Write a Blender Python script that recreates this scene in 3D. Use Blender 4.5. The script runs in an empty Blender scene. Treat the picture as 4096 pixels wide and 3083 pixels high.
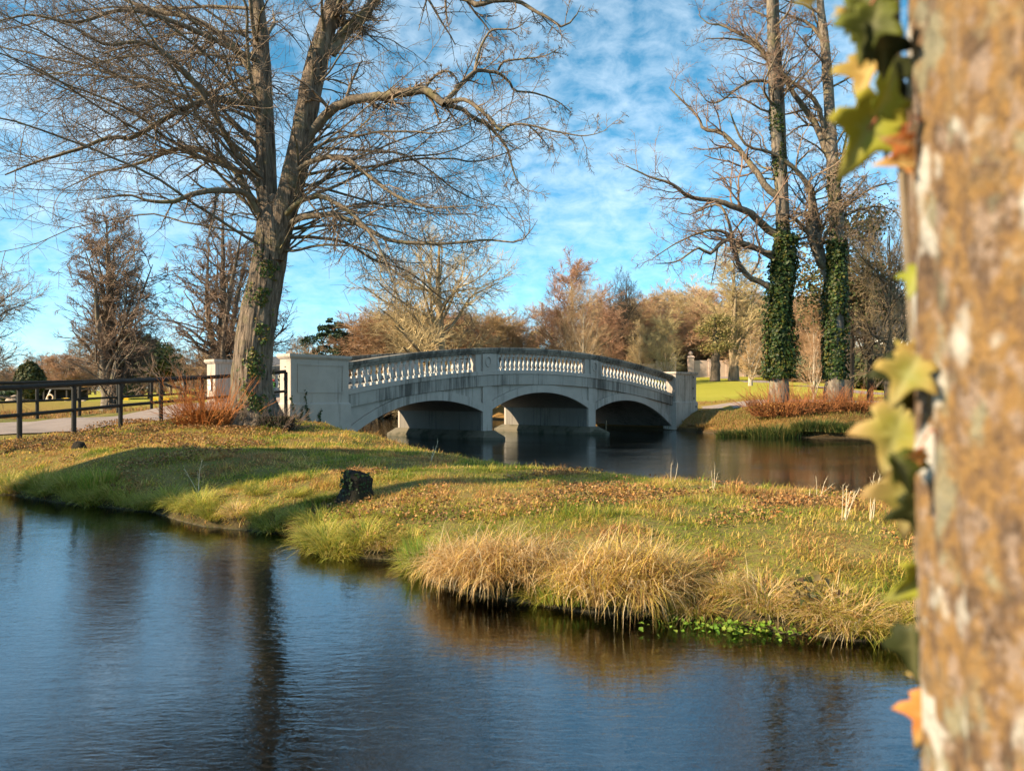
import bpy, math, numpy as np
from mathutils import Vector, Matrix

# ------------------------------------------------------------------ camera, sky, sun
SC = bpy.context.scene
COL = SC.collection
F = 3186.0            # focal length in full-size pixels (28 mm on 36 mm)
EYE = 1.9             # camera height above the water
HOR = 1598.0
cam = bpy.data.cameras.new("camera")
cam.lens = 28.0
cam.sensor_width = 36.0
cam.shift_y = 56.5 / 4096
cam.clip_start = 0.05
cam.clip_end = 6000
cam.dof.use_dof = True
cam.dof.focus_distance = 22.0
cam.dof.aperture_fstop = 3.5
camo = bpy.data.objects.new("camera", cam)
COL.objects.link(camo)
camo.location = (0, 0, EYE)
camo.rotation_euler = (math.radians(90), 0, 0)
SC.camera = camo

SUN_B = math.radians(24)      # sun stands to the west of the view, this far towards the camera's back
SUN_EL = math.radians(30)
sh = (-math.cos(SUN_B), -math.sin(SUN_B))
sun_dir = Vector((sh[0] * math.cos(SUN_EL), sh[1] * math.cos(SUN_EL), math.sin(SUN_EL)))
sl = bpy.data.lights.new("sun", 'SUN')
sl.energy = 5.0
sl.angle = math.radians(0.55)
sl.color = (1.0, 0.80, 0.53)
so = bpy.data.objects.new("sun", sl)
COL.objects.link(so)
so.rotation_euler = sun_dir.to_track_quat('Z', 'Y').to_euler()

W = bpy.data.worlds.new("World")
SC.world = W
W.use_nodes = True
nt = W.node_tree
N = nt.nodes
L = nt.links
N.clear()


def nn(tree, t, **kw):
    n = tree.nodes.new(t)
    for k, v in kw.items():
        setattr(n, k, v)
    return n


sky = nn(nt, 'ShaderNodeTexSky', sky_type='NISHITA')
sky.sun_disc = False
sky.sun_elevation = SUN_EL
sky.sun_rotation = math.atan2(sh[0], sh[1])
sky.air_density = 0.62
sky.dust_density = 0.0
sky.ozone_density = 2.2
hs = nn(nt, 'ShaderNodeHueSaturation')
hs.inputs['Hue'].default_value = 0.471
hs.inputs['Saturation'].default_value = 1.2
hs.inputs['Value'].default_value = 1.0
L.new(sky.outputs[0], hs.inputs['Color'])
tc = nn(nt, 'ShaderNodeTexCoord')
sep = nn(nt, 'ShaderNodeSeparateXYZ')
L.new(tc.outputs['Generated'], sep.inputs[0])


def mth(tree, op, a=None, b=None, clamp=False):
    m = tree.nodes.new('ShaderNodeMath')
    m.operation = op
    m.use_clamp = clamp
    for i, x in enumerate((a, b)):
        if x is None:
            continue
        if isinstance(x, (int, float)):
            m.inputs[i].default_value = x
        else:
            tree.links.new(x, m.inputs[i])
    return m.outputs[0]


zz = mth(nt, 'ADD', mth(nt, 'MAXIMUM', sep.outputs['Z'], 0.0), 0.34)
px_ = mth(nt, 'DIVIDE', sep.outputs['X'], zz)
py_ = mth(nt, 'DIVIDE', sep.outputs['Y'], zz)
cmb = nn(nt, 'ShaderNodeCombineXYZ')
L.new(px_, cmb.inputs[0])
L.new(py_, cmb.inputs[1])
cn1 = nn(nt, 'ShaderNodeTexNoise')
cn1.inputs['Scale'].default_value = 15
cn1.inputs['Detail'].default_value = 6
cn1.inputs['Roughness'].default_value = 0.62
cn1.inputs['Distortion'].default_value = 0.25
cn2 = nn(nt, 'ShaderNodeTexNoise')
cn2.inputs['Scale'].default_value = 1.7
cn2.inputs['Detail'].default_value = 3
L.new(cmb.outputs[0], cn1.inputs['Vector'])
L.new(cmb.outputs[0], cn2.inputs['Vector'])
cs = mth(nt, 'ADD', mth(nt, 'MULTIPLY', cn1.outputs[0], 0.8), mth(nt, 'MULTIPLY', cn2.outputs[0], 0.6))
cr = nn(nt, 'ShaderNodeMapRange')
cr.inputs['From Min'].default_value = 0.56
cr.inputs['From Max'].default_value = 0.98
cr.inputs['To Max'].default_value = 0.54
L.new(cs, cr.inputs['Value'])
cmix = nn(nt, 'ShaderNodeMix', data_type='RGBA')
ef = nn(nt, 'ShaderNodeMapRange')
ef.inputs['From Min'].default_value = 0.0
ef.inputs['From Max'].default_value = 0.28
ef.inputs['To Min'].default_value = 0.25
L.new(sep.outputs['Z'], ef.inputs['Value'])
L.new(mth(nt, 'MULTIPLY', cr.outputs[0], ef.outputs[0]), cmix.inputs['Factor'])
L.new(hs.outputs[0], cmix.inputs['A'])
cmix.inputs['B'].default_value = (5.8, 6.5, 7.0, 1)
bg = nn(nt, 'ShaderNodeBackground')
bg.inputs['Strength'].default_value = 0.105
L.new(cmix.outputs['Result'], bg.inputs['Color'])
wo = nn(nt, 'ShaderNodeOutputWorld')
L.new(bg.outputs[0], wo.inputs['Surface'])

SC.view_settings.view_transform = 'Standard'
SC.view_settings.look = 'None'
SC.view_settings.exposure = 1.2
SC.view_settings.gamma = 1.0
SC.render.engine = 'CYCLES'
SC.cycles.max_bounces = 5
SC.cycles.diffuse_bounces = 2
SC.cycles.glossy_bounces = 3
SC.cycles.transmission_bounces = 2
SC.cycles.transparent_max_bounces = 8
SC.cycles.caustics_reflective = False
SC.cycles.caustics_refractive = False
SC.cycles.use_denoising = True

# ------------------------------------------------------------------ helpers
RNG = np.random.default_rng(7)


def pt(px, py, d):
    """the point seen at photo pixel (px, py) that stands d metres away"""
    return np.array([(px - 2048) / F * d, d, EYE - (py - HOR) / F * d])


def tag(o, label=None, cat=None, group=None, kind=None):
    if label:
        o["label"] = label
    if cat:
        o["category"] = cat
    if group:
        o["group"] = group
    if kind:
        o["kind"] = kind
    return o


def empty(name, loc=(0, 0, 0), rz=0.0, parent=None):
    o = bpy.data.objects.new(name, None)
    o.empty_display_size = 0.3
    COL.objects.link(o)
    o.location = loc
    o.rotation_euler = (0, 0, rz)
    o.parent = parent
    return o


def npmesh(name, V, quads=None, tris=None, smooth=False, colors=None):
    me = bpy.data.meshes.new(name)
    V = np.asarray(V, dtype=np.float32)
    parts, starts, n = [], [], 0
    if quads is not None and len(quads):
        q = np.asarray(quads, dtype=np.int32)
        parts.append(q.ravel())
        starts.append(np.arange(len(q), dtype=np.int32) * 4)
        n += q.size
    if tris is not None and len(tris):
        t = np.asarray(tris, dtype=np.int32)
        parts.append(t.ravel())
        starts.append(np.arange(len(t), dtype=np.int32) * 3 + n)
        n += t.size
    loops = np.concatenate(parts)
    st = np.concatenate(starts)
    me.vertices.add(len(V))
    me.vertices.foreach_set('co', V.ravel())
    me.loops.add(len(loops))
    me.loops.foreach_set('vertex_index', loops)
    me.polygons.add(len(st))
    me.polygons.foreach_set('loop_start', st)
    if smooth:
        me.polygons.foreach_set('use_smooth', np.ones(len(st), dtype=bool))
    if colors is not None:
        a = me.attributes.new('Col', 'FLOAT_COLOR', 'POINT')
        c = np.ones((len(V), 4), dtype=np.float32)
        c[:, :3] = colors
        a.data.foreach_set('color', c.ravel())
    me.update(calc_edges=True)
    me.validate()
    return me


def obj(name, me, mat=None, parent=None, loc=None):
    o = bpy.data.objects.new(name, me)
    if mat is not None and not me.materials:
        me.materials.append(mat)
    COL.objects.link(o)
    o.parent = parent
    if loc is not None:
        o.location = loc
    return o


class MB:
    """collects simple solids into one mesh"""

    def __init__(self):
        self.V, self.Fc = [], []

    def add(self, V, Fc):
        b = len(self.V)
        self.V += [tuple(v) for v in V]
        self.Fc += [tuple(i + b for i in f) for f in Fc]

    def box(self, x0, x1, y0, y1, z0, z1):
        self.add([(x0, y0, z0), (x1, y0, z0), (x1, y1, z0), (x0, y1, z0), (x0, y0, z1), (x1, y0, z1), (x1, y1, z1), (x0, y1, z1)],
                 [(0, 3, 2, 1), (4, 5, 6, 7), (0, 1, 5, 4), (1, 2, 6, 5), (2, 3, 7, 6), (3, 0, 4, 7)])

    def frustum(self, x0, x1, y0, y1, z0, X0, X1, Y0, Y1, z1):
        self.add([(x0, y0, z0), (x1, y0, z0), (x1, y1, z0), (x0, y1, z0), (X0, Y0, z1), (X1, Y0, z1), (X1, Y1, z1), (X0, Y1, z1)],
                 [(0, 3, 2, 1), (4, 5, 6, 7), (0, 1, 5, 4), (1, 2, 6, 5), (2, 3, 7, 6), (3, 0, 4, 7)])

    def strip(self, us, zb, zt, v0, v1):
        """a solid that follows a curve: u along, v across, between zb(u) and zt(u)"""
        n = len(us)
        V = []
        for u, a, b in zip(us, zb, zt):
            V += [(u, v0, a), (u, v1, a), (u, v1, b), (u, v0, b)]
        Fc = []
        for i in range(n - 1):
            a, b = 4 * i, 4 * i + 4
            for k in range(4):
                k2 = (k + 1) % 4
                Fc.append((a + k2, a + k, b + k, b + k2))
        Fc.append((0, 1, 2, 3))
        e = 4 * (n - 1)
        Fc.append((e + 3, e + 2, e + 1, e))
        self.add(V, Fc)

    def lathe(self, prof, cx=0, cy=0, sides=8, cap=True):
        n = len(prof)
        V, Fc = [], []
        for r, z in prof:
            for k in range(sides):
                a = 2 * math.pi * (k + .5) / sides
                V.append((cx + r * math.cos(a), cy + r * math.sin(a), z))
        for i in range(n - 1):
            for k in range(sides):
                k2 = (k + 1) % sides
                Fc.append((i * sides + k, i * sides + k2, (i + 1) * sides + k2, (i + 1) * sides + k))
        if cap:
            Fc.append(tuple(range(sides))[::-1])
            Fc.append(tuple((n - 1) * sides + k for k in range(sides)))
        self.add(V, Fc)

    def prism(self, poly, z0, z1):
        n = len(poly)
        V = [(x, y, z0) for x, y in poly] + [(x, y, z1) for x, y in poly]
        Fc = [tuple(range(n))[::-1], tuple(range(n, 2 * n))]
        for i in range(n):
            j = (i + 1) % n
            Fc.append((i, j, n + j, n + i))
        self.add(V, Fc)

    def mesh(self, name, bevel=0.0, smooth=False):
        me = bpy.data.meshes.new(name)
        me.from_pydata(self.V, [], self.Fc)
        me.update()
        if bevel > 0:
            import bmesh
            bm = bmesh.new()
            bm.from_mesh(me)
            bmesh.ops.recalc_face_normals(bm, faces=bm.faces)
            ed = [e for e in bm.edges if len(e.link_faces) == 2 and e.calc_face_angle(0) > 0.6]
            bmesh.ops.bevel(bm, geom=ed, offset=bevel, segments=1, affect='EDGES', clamp_overlap=True)
            bm.to_mesh(me)
            bm.free()
        if smooth:
            me.polygons.foreach_set('use_smooth', np.ones(len(me.polygons), dtype=bool))
        return me

    def build(self, name, mat, parent=None, bevel=0.0, smooth=False):
        return obj(name, self.mesh(name, bevel, smooth), mat, parent)


def _hash(ix, iy, iz, seed):
    h = (ix * 374761393 + iy * 668265263 + iz * 1442695041 + seed * 974634777) & 0xFFFFFFFF
    h = ((h ^ (h >> 13)) * 1274126177) & 0xFFFFFFFF
    h = h ^ (h >> 16)
    return (h & 0xFFFF) / 65535.0


def vnoise(P, seed=0):
    P = np.asarray(P, dtype=np.float64)
    i = np.floor(P).astype(np.int64)
    f = P - i
    f = f * f * (3 - 2 * f)
    r = 0
    for dx in (0, 1):
        for dy in (0, 1):
            for dz in (0, 1):
                w = (f[..., 0] if dx else 1 - f[..., 0]) * (f[..., 1] if dy else 1 - f[..., 1]) * (f[..., 2] if dz else 1 - f[..., 2])
                r = r + w * _hash(i[..., 0] + dx, i[..., 1] + dy, i[..., 2] + dz, seed)
    return r


def fbm(P, seed=0, oct=3):
    r, a, s = 0, .5, 0
    P = np.asarray(P, dtype=np.float64)
    for k in range(oct):
        r = r + a * vnoise(P * 2 ** k, seed + k)
        s += a
        a *= .5
    return r / s


def xy3(x, y):
    return np.stack([x, y, np.zeros_like(x)], -1)


# ------------------------------------------------------------------ materials
def mat_new(name):
    m = bpy.data.materials.new(name)
    m.use_nodes = True
    t = m.node_tree
    b = t.nodes['Principled BSDF']
    return m, t, b


def noise_node(t, scale, detail=4, rough=.55, coord='Object', sx=1, sy=1, sz=1, dist=0.0):
    tcn = t.nodes.new('ShaderNodeTexCoord')
    mp = t.nodes.new('ShaderNodeMapping')
    mp.inputs['Scale'].default_value = (sx, sy, sz)
    n = t.nodes.new('ShaderNodeTexNoise')
    n.inputs['Scale'].default_value = scale
    n.inputs['Detail'].default_value = detail
    n.inputs['Roughness'].default_value = rough
    n.inputs['Distortion'].default_value = dist
    t.links.new(tcn.outputs[coord], mp.inputs[0])
    t.links.new(mp.outputs[0], n.inputs['Vector'])
    return n


def ramp(t, src, stops):
    r = t.nodes.new('ShaderNodeValToRGB')
    e = r.color_ramp.elements
    while len(e) < len(stops):
        e.new(.5)
    for k, (p, c) in enumerate(stops):
        e[k].position = p
        e[k].color = (*c, 1) if len(c) == 3 else c
    t.links.new(src, r.inputs[0])
    return r.outputs[0]


def bump(t, b, src, strength=.5, dist=.02, prev=None):
    n = t.nodes.new('ShaderNodeBump')
    n.inputs['Strength'].default_value = strength
    n.inputs['Distance'].default_value = dist
    t.links.new(src, n.inputs['Height'])
    if prev is not None:
        t.links.new(prev, n.inputs['Normal'])
    if b is not None:
        t.links.new(n.outputs[0], b.inputs['Normal'])
    return n.outputs[0]


def mixc(t, fac, a, b, blend='MIX'):
    m = t.nodes.new('ShaderNodeMix')
    m.data_type = 'RGBA'
    m.blend_type = blend
    for s, x in (('Factor', fac), ('A', a), ('B', b)):
        if isinstance(x, (int, float)):
            m.inputs[s].default_value = x
        elif isinstance(x, tuple):
            m.inputs[s].default_value = (*x, 1) if len(x) == 3 else x
        else:
            t.links.new(x, m.inputs[s])
    return m.outputs['Result']


def simple_mat(name, col, rough=.8, var=.25, scale=6, bmp=0.0, bscale=40, spec=.3, coord='Object', objvar=0.0, sz=1):
    m, t, b = mat_new(name)
    n = noise_node(t, scale, coord=coord, sz=sz)
    lo = tuple(max(0, c * (1 - var)) for c in col)
    hi = tuple(min(1, c * (1 + var)) for c in col)
    c = ramp(t, n.outputs[0], [(.3, lo), (.7, hi)])
    if objvar:
        oi = t.nodes.new('ShaderNodeObjectInfo')
        h = t.nodes.new('ShaderNodeHueSaturation')
        t.links.new(c, h.inputs['Color'])
        t.links.new(mth(t, 'ADD', mth(t, 'MULTIPLY', oi.outputs['Random'], objvar), 1 - objvar / 2), h.inputs['Value'])
        t.links.new(mth(t, 'ADD', mth(t, 'MULTIPLY', oi.outputs['Random'], .03), .485), h.inputs['Hue'])
        c = h.outputs[0]
    t.links.new(c, b.inputs['Base Color'])
    b.inputs['Roughness'].default_value = rough
    b.inputs['Specular IOR Level'].default_value = spec
    if bmp:
        n2 = noise_node(t, bscale, coord=coord, sz=sz)
        bump(t, b, n2.outputs[0], bmp, .02)
    return m


def bark_mat(name, dark, light, moss=None, scale=5.0, sz=.22, depth=.06, strength=.9, patch=None):
    m, t, b = mat_new(name)
    n = noise_node(t, scale, detail=6, rough=.65, sz=sz, dist=1.2)
    n2 = noise_node(t, min(scale * .35, 2.0), detail=3)
    n3 = noise_node(t, scale * 5, detail=3, sz=.5)
    c = ramp(t, n.outputs[0], [(.32, dark), (.62, light)])
    c = mixc(t, mth(t, 'MULTIPLY', n3.outputs[0], .35), c, tuple(x * .6 for x in dark))
    if moss:
        f = t.nodes.new('ShaderNodeMapRange')
        f.inputs['From Min'].default_value = .52
        f.inputs['From Max'].default_value = .66
        f.inputs['To Max'].default_value = .4
        t.links.new(n2.outputs[0], f.inputs['Value'])
        c = mixc(t, f.outputs[0], c, moss)
    if patch:
        n4 = noise_node(t, scale * .8, detail=2, rough=.4)
        f = t.nodes.new('ShaderNodeMapRange')
        f.inputs['From Min'].default_value = .62
        f.inputs['From Max'].default_value = .66
        t.links.new(n4.outputs[0], f.inputs['Value'])
        c = mixc(t, f.outputs[0], c, patch)
    t.links.new(c, b.inputs['Base Color'])
    b.inputs['Roughness'].default_value = .9
    b.inputs['Specular IOR Level'].default_value = .2
    p = bump(t, None, n.outputs[0], strength, depth)
    bump(t, b, n3.outputs[0], .5, depth * .3, p)
    return m


def attr_mat(name, rough=.6, transl=.35, spec=.3):
    m, t, b = mat_new(name)
    a = t.nodes.new('ShaderNodeAttribute')
    a.attribute_name = 'Col'
    t.links.new(a.outputs['Color'], b.inputs['Base Color'])
    b.inputs['Roughness'].default_value = rough
    b.inputs['Specular IOR Level'].default_value = spec
    if transl:
        tr = t.nodes.new('ShaderNodeBsdfTranslucent')
        t.links.new(a.outputs['Color'], tr.inputs['Color'])
        mx = t.nodes.new('ShaderNodeMixShader')
        mx.inputs[0].default_value = transl
        t.links.new(b.outputs[0], mx.inputs[1])
        t.links.new(tr.outputs[0], mx.inputs[2])
        t.links.new(mx.outputs[0], t.nodes['Material Output'].inputs['Surface'])
    return m


M = {}
M['blade'] = attr_mat('grass_blade', .55, .45)
M['leaf'] = attr_mat('leaf', .6, .35, .2)
M['litter'] = attr_mat('leaf_litter', .75, .15)
M['ivy'] = attr_mat('ivy_leaf', .5, .15, .25)
M['needle'] = attr_mat('conifer_needles', .6, .2)
M['bark'] = bark_mat('lime_bark', (.035, .026, .02), (.36, .275, .205), (.18, .165, .08), 10, .10, .12, 1.0)
M['bark_pale'] = bark_mat('pale_bark', (.09, .07, .055), (.30, .25, .195), (.20, .19, .08), 5, .3, .05, .8)
M['bark_dark'] = bark_mat('dark_bark', (.05, .04, .032), (.15, .12, .09), None, 5, .25, .05, .8)
M['twig'] = simple_mat('twig_bark', (.175, .125, .092), .8, .35, 3, objvar=.15)
M['limb'] = bark_mat('limb_bark', (.07, .055, .042), (.27, .215, .155), (.22, .21, .07), 5, .6, .03, .6)
M['twig_grey'] = simple_mat('twig_grey', (.25, .175, .115), .8, .35, 3, objvar=.2)
M['twig_tan'] = simple_mat('twig_tan', (.50, .325, .185), .8, .35, .6, objvar=.35)
M['twig_rust'] = simple_mat('twig_rust', (.46, .285, .165), .8, .35, .6, objvar=.3)
M['twig_olive'] = simple_mat('twig_olive', (.44, .325, .17), .8, .35, .6, objvar=.25)
M['trunk_tan'] = bark_mat('trunk_tan', (.16, .115, .07), (.42, .32, .20), (.25, .21, .09), 2, .3, .05, .5)
M['trunk_white'] = bark_mat('trunk_white', (.30, .25, .19), (.58, .51, .41), None, 2, .4, .03, .4)
M['orange_shoot'] = simple_mat('orange_shoot', (.42, .15, .035), .6, .4, 4)
M['thicket_rust'] = simple_mat('thicket_rust', (.30, .115, .04), .7, .45, 2)
M['straw'] = simple_mat('straw_stem', (.62, .52, .36), .7, .2, 8)
M['fence'] = simple_mat('fence_paint', (.024, .022, .019), .6, .3, 5, .25, 60, .2)
M['path'] = simple_mat('path_tarmac', (.26, .21, .185), .9, .12, 1.2, .3, 120)
M['stump'] = bark_mat('stump_wood', (.010, .008, .007), (.035, .028, .02), (.035, .038, .014), 9, .4, .05, 1)
M['yellow'] = simple_mat('yellow_plastic', (.80, .48, .03), .4, .1, 3)
M['white_paint'] = simple_mat('white_paint', (.80, .77, .72), .6, .06, 3)
M['slate'] = simple_mat('slate_roof', (.10, .10, .11), .6, .2, 2)
M['glass'] = simple_mat('window_glass', (.05, .06, .07), .08, .1, 1, spec=.6)
M['timber_dark'] = simple_mat('dark_timber', (.035, .03, .027), .7, .3, 3)
M['rock'] = simple_mat('rock', (.40, .31, .24), .9, .3, 3, .6, 12)
M['vent'] = simple_mat('vent_iron', (.05, .045, .04), .6, .2, 9)
M['red'] = simple_mat('red_paint', (.60, .04, .03), .5, .1, 4)
M['green_coat'] = simple_mat('green_coat', (.10, .30, .05), .8, .15, 6)
M['dark_cloth'] = simple_mat('dark_cloth', (.03, .03, .045), .85, .2, 6)
M['skin'] = simple_mat('skin', (.55, .34, .25), .6, .05, 5)
M['blue_bin'] = simple_mat('blue_bin', (.02, .10, .16), .5, .1, 4)


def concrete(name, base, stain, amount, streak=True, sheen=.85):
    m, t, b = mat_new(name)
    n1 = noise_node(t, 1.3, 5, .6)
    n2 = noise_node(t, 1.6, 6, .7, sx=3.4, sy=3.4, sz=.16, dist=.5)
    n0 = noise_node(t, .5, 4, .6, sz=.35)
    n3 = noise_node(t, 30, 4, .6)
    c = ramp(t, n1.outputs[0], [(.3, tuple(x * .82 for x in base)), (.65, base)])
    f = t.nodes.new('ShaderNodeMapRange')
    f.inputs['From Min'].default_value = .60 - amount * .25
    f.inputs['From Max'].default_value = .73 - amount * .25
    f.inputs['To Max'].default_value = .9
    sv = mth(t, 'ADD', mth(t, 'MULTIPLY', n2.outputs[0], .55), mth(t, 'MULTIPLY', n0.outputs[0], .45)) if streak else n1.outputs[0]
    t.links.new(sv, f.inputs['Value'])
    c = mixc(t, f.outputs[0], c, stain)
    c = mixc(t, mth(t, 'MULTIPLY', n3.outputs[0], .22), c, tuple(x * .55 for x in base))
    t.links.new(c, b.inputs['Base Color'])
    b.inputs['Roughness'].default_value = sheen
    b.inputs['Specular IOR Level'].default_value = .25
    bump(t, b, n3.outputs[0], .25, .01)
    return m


M['conc'] = concrete('painted_concrete', (.50, .43, .37), (.12, .105, .085), .34)
M['conc_fascia'] = concrete('stained_concrete', (.44, .385, .33), (.055, .048, .04), .52)
M['conc_rail'] = concrete('lichen_rail', (.34, .295, .24), (.05, .045, .038), .62)
M['conc_under'] = concrete('dark_concrete', (.22, .20, .175), (.05, .046, .04), .4)  # darker concrete for the arch barrels and piers
M['conc_foot'] = concrete('footing_concrete', (.16, .14, .10), (.05, .05, .03), .5, False)
M['baluster'] = concrete('baluster_paint', (.58, .56, .53), (.20, .18, .155), .28)
M['wall'] = concrete('render_wall', (.66, .50, .42), (.38, .22, .15), .15)

# ground: grass, worn soil, river bed, each with its own place
m, t, b = mat_new('ground_soil_and_grass')
geo = t.nodes.new('ShaderNodeNewGeometry')
sp = t.nodes.new('ShaderNodeSeparateXYZ')
t.links.new(geo.outputs['Position'], sp.inputs[0])
g1 = noise_node(t, .9, 6, .65)
g2 = noise_node(t, 12, 5, .7)
g3 = noise_node(t, .05, 4, .6)
grass = ramp(t, g1.outputs[0], [(.3, (.10, .13, .022)), (.5, (.17, .175, .032)), (.7, (.27, .21, .06))])
soil = ramp(t, g2.outputs[0], [(.3, (.06, .04, .022)), (.6, (.16, .105, .055)), (.8, (.27, .18, .09))])
a = t.nodes.new('ShaderNodeAttribute')
a.attribute_name = 'Col'
sa = t.nodes.new('ShaderNodeSeparateColor')
t.links.new(a.outputs['Color'], sa.inputs[0])
lawn = ramp(t, g3.outputs[0], [(.3, (.27, .265, .03)), (.7, (.42, .36, .06))])
lawn = mixc(t, mth(t, 'MULTIPLY', g2.outputs[0], .35), lawn, (.18, .19, .022))
base = mixc(t, mth(t, 'MULTIPLY', mth(t, 'GREATER_THAN', g2.outputs[0], .46), .55), grass, soil)
base = mixc(t, sa.outputs[0], base, lawn)
rus = ramp(t, g2.outputs[0], [(.3, (.13, .06, .022)), (.7, (.36, .18, .06))])
base = mixc(t, sa.outputs[1], base, rus)
bed = ramp(t, g2.outputs[0], [(.25, (.05, .05, .042)), (.5, (.125, .12, .10)), (.75, (.25, .23, .18))])
uw = t.nodes.new('ShaderNodeMapRange')
uw.inputs['From Min'].default_value = .02
uw.inputs['From Max'].default_value = -.05
t.links.new(sp.outputs[2], uw.inputs['Value'])
mud = t.nodes.new('ShaderNodeMapRange')
mud.inputs['From Min'].default_value = .24
mud.inputs['From Max'].default_value = .12
mud.inputs['To Max'].default_value = .85
t.links.new(sp.outputs[2], mud.inputs['Value'])
base = mixc(t, mud.outputs[0], base, ramp(t, g2.outputs[0], [(.3, (.025, .02, .012)), (.7, (.085, .062, .035))]))
base = mixc(t, uw.outputs[0], base, bed)
t.links.new(base, b.inputs['Base Color'])
b.inputs['Roughness'].default_value = .95
b.inputs['Specular IOR Level'].default_value = .1
bump(t, b, g2.outputs[0], .8, .05)
M['ground'] = m

# water: clear over the bed, mirror-like at a low angle, gently rippled
m, t, b = mat_new('river_water')
t.nodes.remove(b)
w1 = noise_node(t, 1.1, 3, .55, sx=.8, sy=1.5, dist=.6)
w2 = noise_node(t, 7.0, 3, .6, sx=.55, sy=1.7, dist=.9)
w3 = noise_node(t, 22.0, 2, .5, sx=.45, sy=1.6, dist=.6)
wp = noise_node(t, .30, 3, .5, sx=.7, sy=1.3)
wm = t.nodes.new('ShaderNodeMapRange')
wm.inputs['From Min'].default_value = .35
wm.inputs['From Max'].default_value = .65
wm.inputs['To Min'].default_value = .35
wm.inputs['To Max'].default_value = 1.0
t.links.new(wp.outputs[0], wm.inputs['Value'])
hgt = mth(t, 'ADD', mth(t, 'MULTIPLY', w1.outputs[0], .0045),
          mth(t, 'MULTIPLY', wm.outputs[0], mth(t, 'ADD', mth(t, 'MULTIPLY', w2.outputs[0], .0042), mth(t, 'MULTIPLY', w3.outputs[0], .0019))))
bn = t.nodes.new('ShaderNodeBump')
bn.inputs['Strength'].default_value = 1.0
bn.inputs['Distance'].default_value = 1.0
t.links.new(hgt, bn.inputs['Height'])
fr = t.nodes.new('ShaderNodeFresnel')
fr.inputs['IOR'].default_value = 2.9
t.links.new(bn.outputs[0], fr.inputs['Normal'])
gl = t.nodes.new('ShaderNodeBsdfGlossy')
gl.inputs['Roughness'].default_value = .012
gl.inputs['Color'].default_value = (.90, .96, 1, 1)
t.links.new(bn.outputs[0], gl.inputs['Normal'])
trn = t.nodes.new('ShaderNodeBsdfTransparent')
trn.inputs['Color'].default_value = (.78, .84, .82, 1)
mx = t.nodes.new('ShaderNodeMixShader')
t.links.new(fr.outputs[0], mx.inputs[0])
t.links.new(trn.outputs[0], mx.inputs[1])
t.links.new(gl.outputs[0], mx.inputs[2])
t.links.new(mx.outputs[0], t.nodes['Material Output'].inputs['Surface'])
M['water'] = m

# ------------------------------------------------------------------ land: shorelines and heights
near_shore = [(-1500, 40), (-100, 30), (-40, 24), (-20, 19.5), (-13, 17.3), (-10.4, 16.2), (-8.35, 14.7), (-6.09, 13.5), (-5.2, 12.5), (-4.62, 11.94),
              (-3.88, 11.6), (-3.05, 11.25), (-2.72, 10.9), (-2.62, 10.1), (-2.16, 9.64), (-1.36, 9.47), (-1.09, 9.1), (-.78, 8.2), (-.43, 7.8), (.02, 7.55),
              (.6, 7.15), (1.39, 6.95), (1.8, 6.7), (2.23, 6.48), (2.71, 6.28), (3.16, 6.1), (4.5, 5.7), (8, 5.2), (14, 5), (60, 4)]
far_shore = [(60, 14), (14, 10.4), (10, 10.6), (6.5, 11.6), (5, 12.7), (3.8, 14.4), (2.4, 16.0), (.2, 18.6), (-2.6, 25), (-4.3, 28.6), (-5.4, 31.2), (-6.3, 32.6)]
up_left = [(-12.2, 38.1), (-16, 42), (-22, 46), (-40, 52), (-80, 60), (-1500, 62)]
LAND1 = near_shore + far_shore + up_left
LAND2 = [(-1500, 95), (-80, 90), (-30, 84), (-10, 85), (0, 75), (2, 61), (5.1, 53.9), (9.7, 49.8), (10.9, 48.7), (11.2, 46.5), (11.5, 43.8), (12.7, 41.2),
         (13.9, 40), (17.5, 39.2), (24, 38.3), (40, 36), (80, 33), (300, 25), (2500, 20), (2500, 2500), (-2500, 2500), (-2500, 95)]
LAND3 = [(-2500, -2500), (2500, -2500), (2500, -6), (60, -3), (12, 1.0), (4, 1.9), (0, 2.1), (-6, 2.6), (-12, 4.2), (-17, 8.6), (-19.6, 14), (-26, 15), (-60, 17), (-2500, 20)]
LANDS = [np.array(p, dtype=float) for p in (LAND1, LAND2, LAND3)]


def seg_dist(P, poly):
    d2 = np.full(len(P), 1e18)
    n = len(poly)
    for i in range(n):
        a, c = poly[i], poly[(i + 1) % n]
        ab = c - a
        tt = np.clip(((P - a) @ ab) / max(ab @ ab, 1e-9), 0, 1)
        q = P - (a + tt[:, None] * ab)
        d2 = np.minimum(d2, (q * q).sum(1))
    return np.sqrt(d2)


def inside(P, poly):
    r = np.zeros(len(P), dtype=bool)
    n = len(poly)
    for i in range(n):
        (x0, y0), (x1, y1) = poly[i], poly[(i + 1) % n]
        c = ((y0 > P[:, 1]) != (y1 > P[:, 1]))
        with np.errstate(divide='ignore', invalid='ignore'):
            xi = (x1 - x0) * (P[:, 1] - y0) / (y1 - y0) + x0
        r ^= c & (P[:, 0] < xi)
    return r


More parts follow.
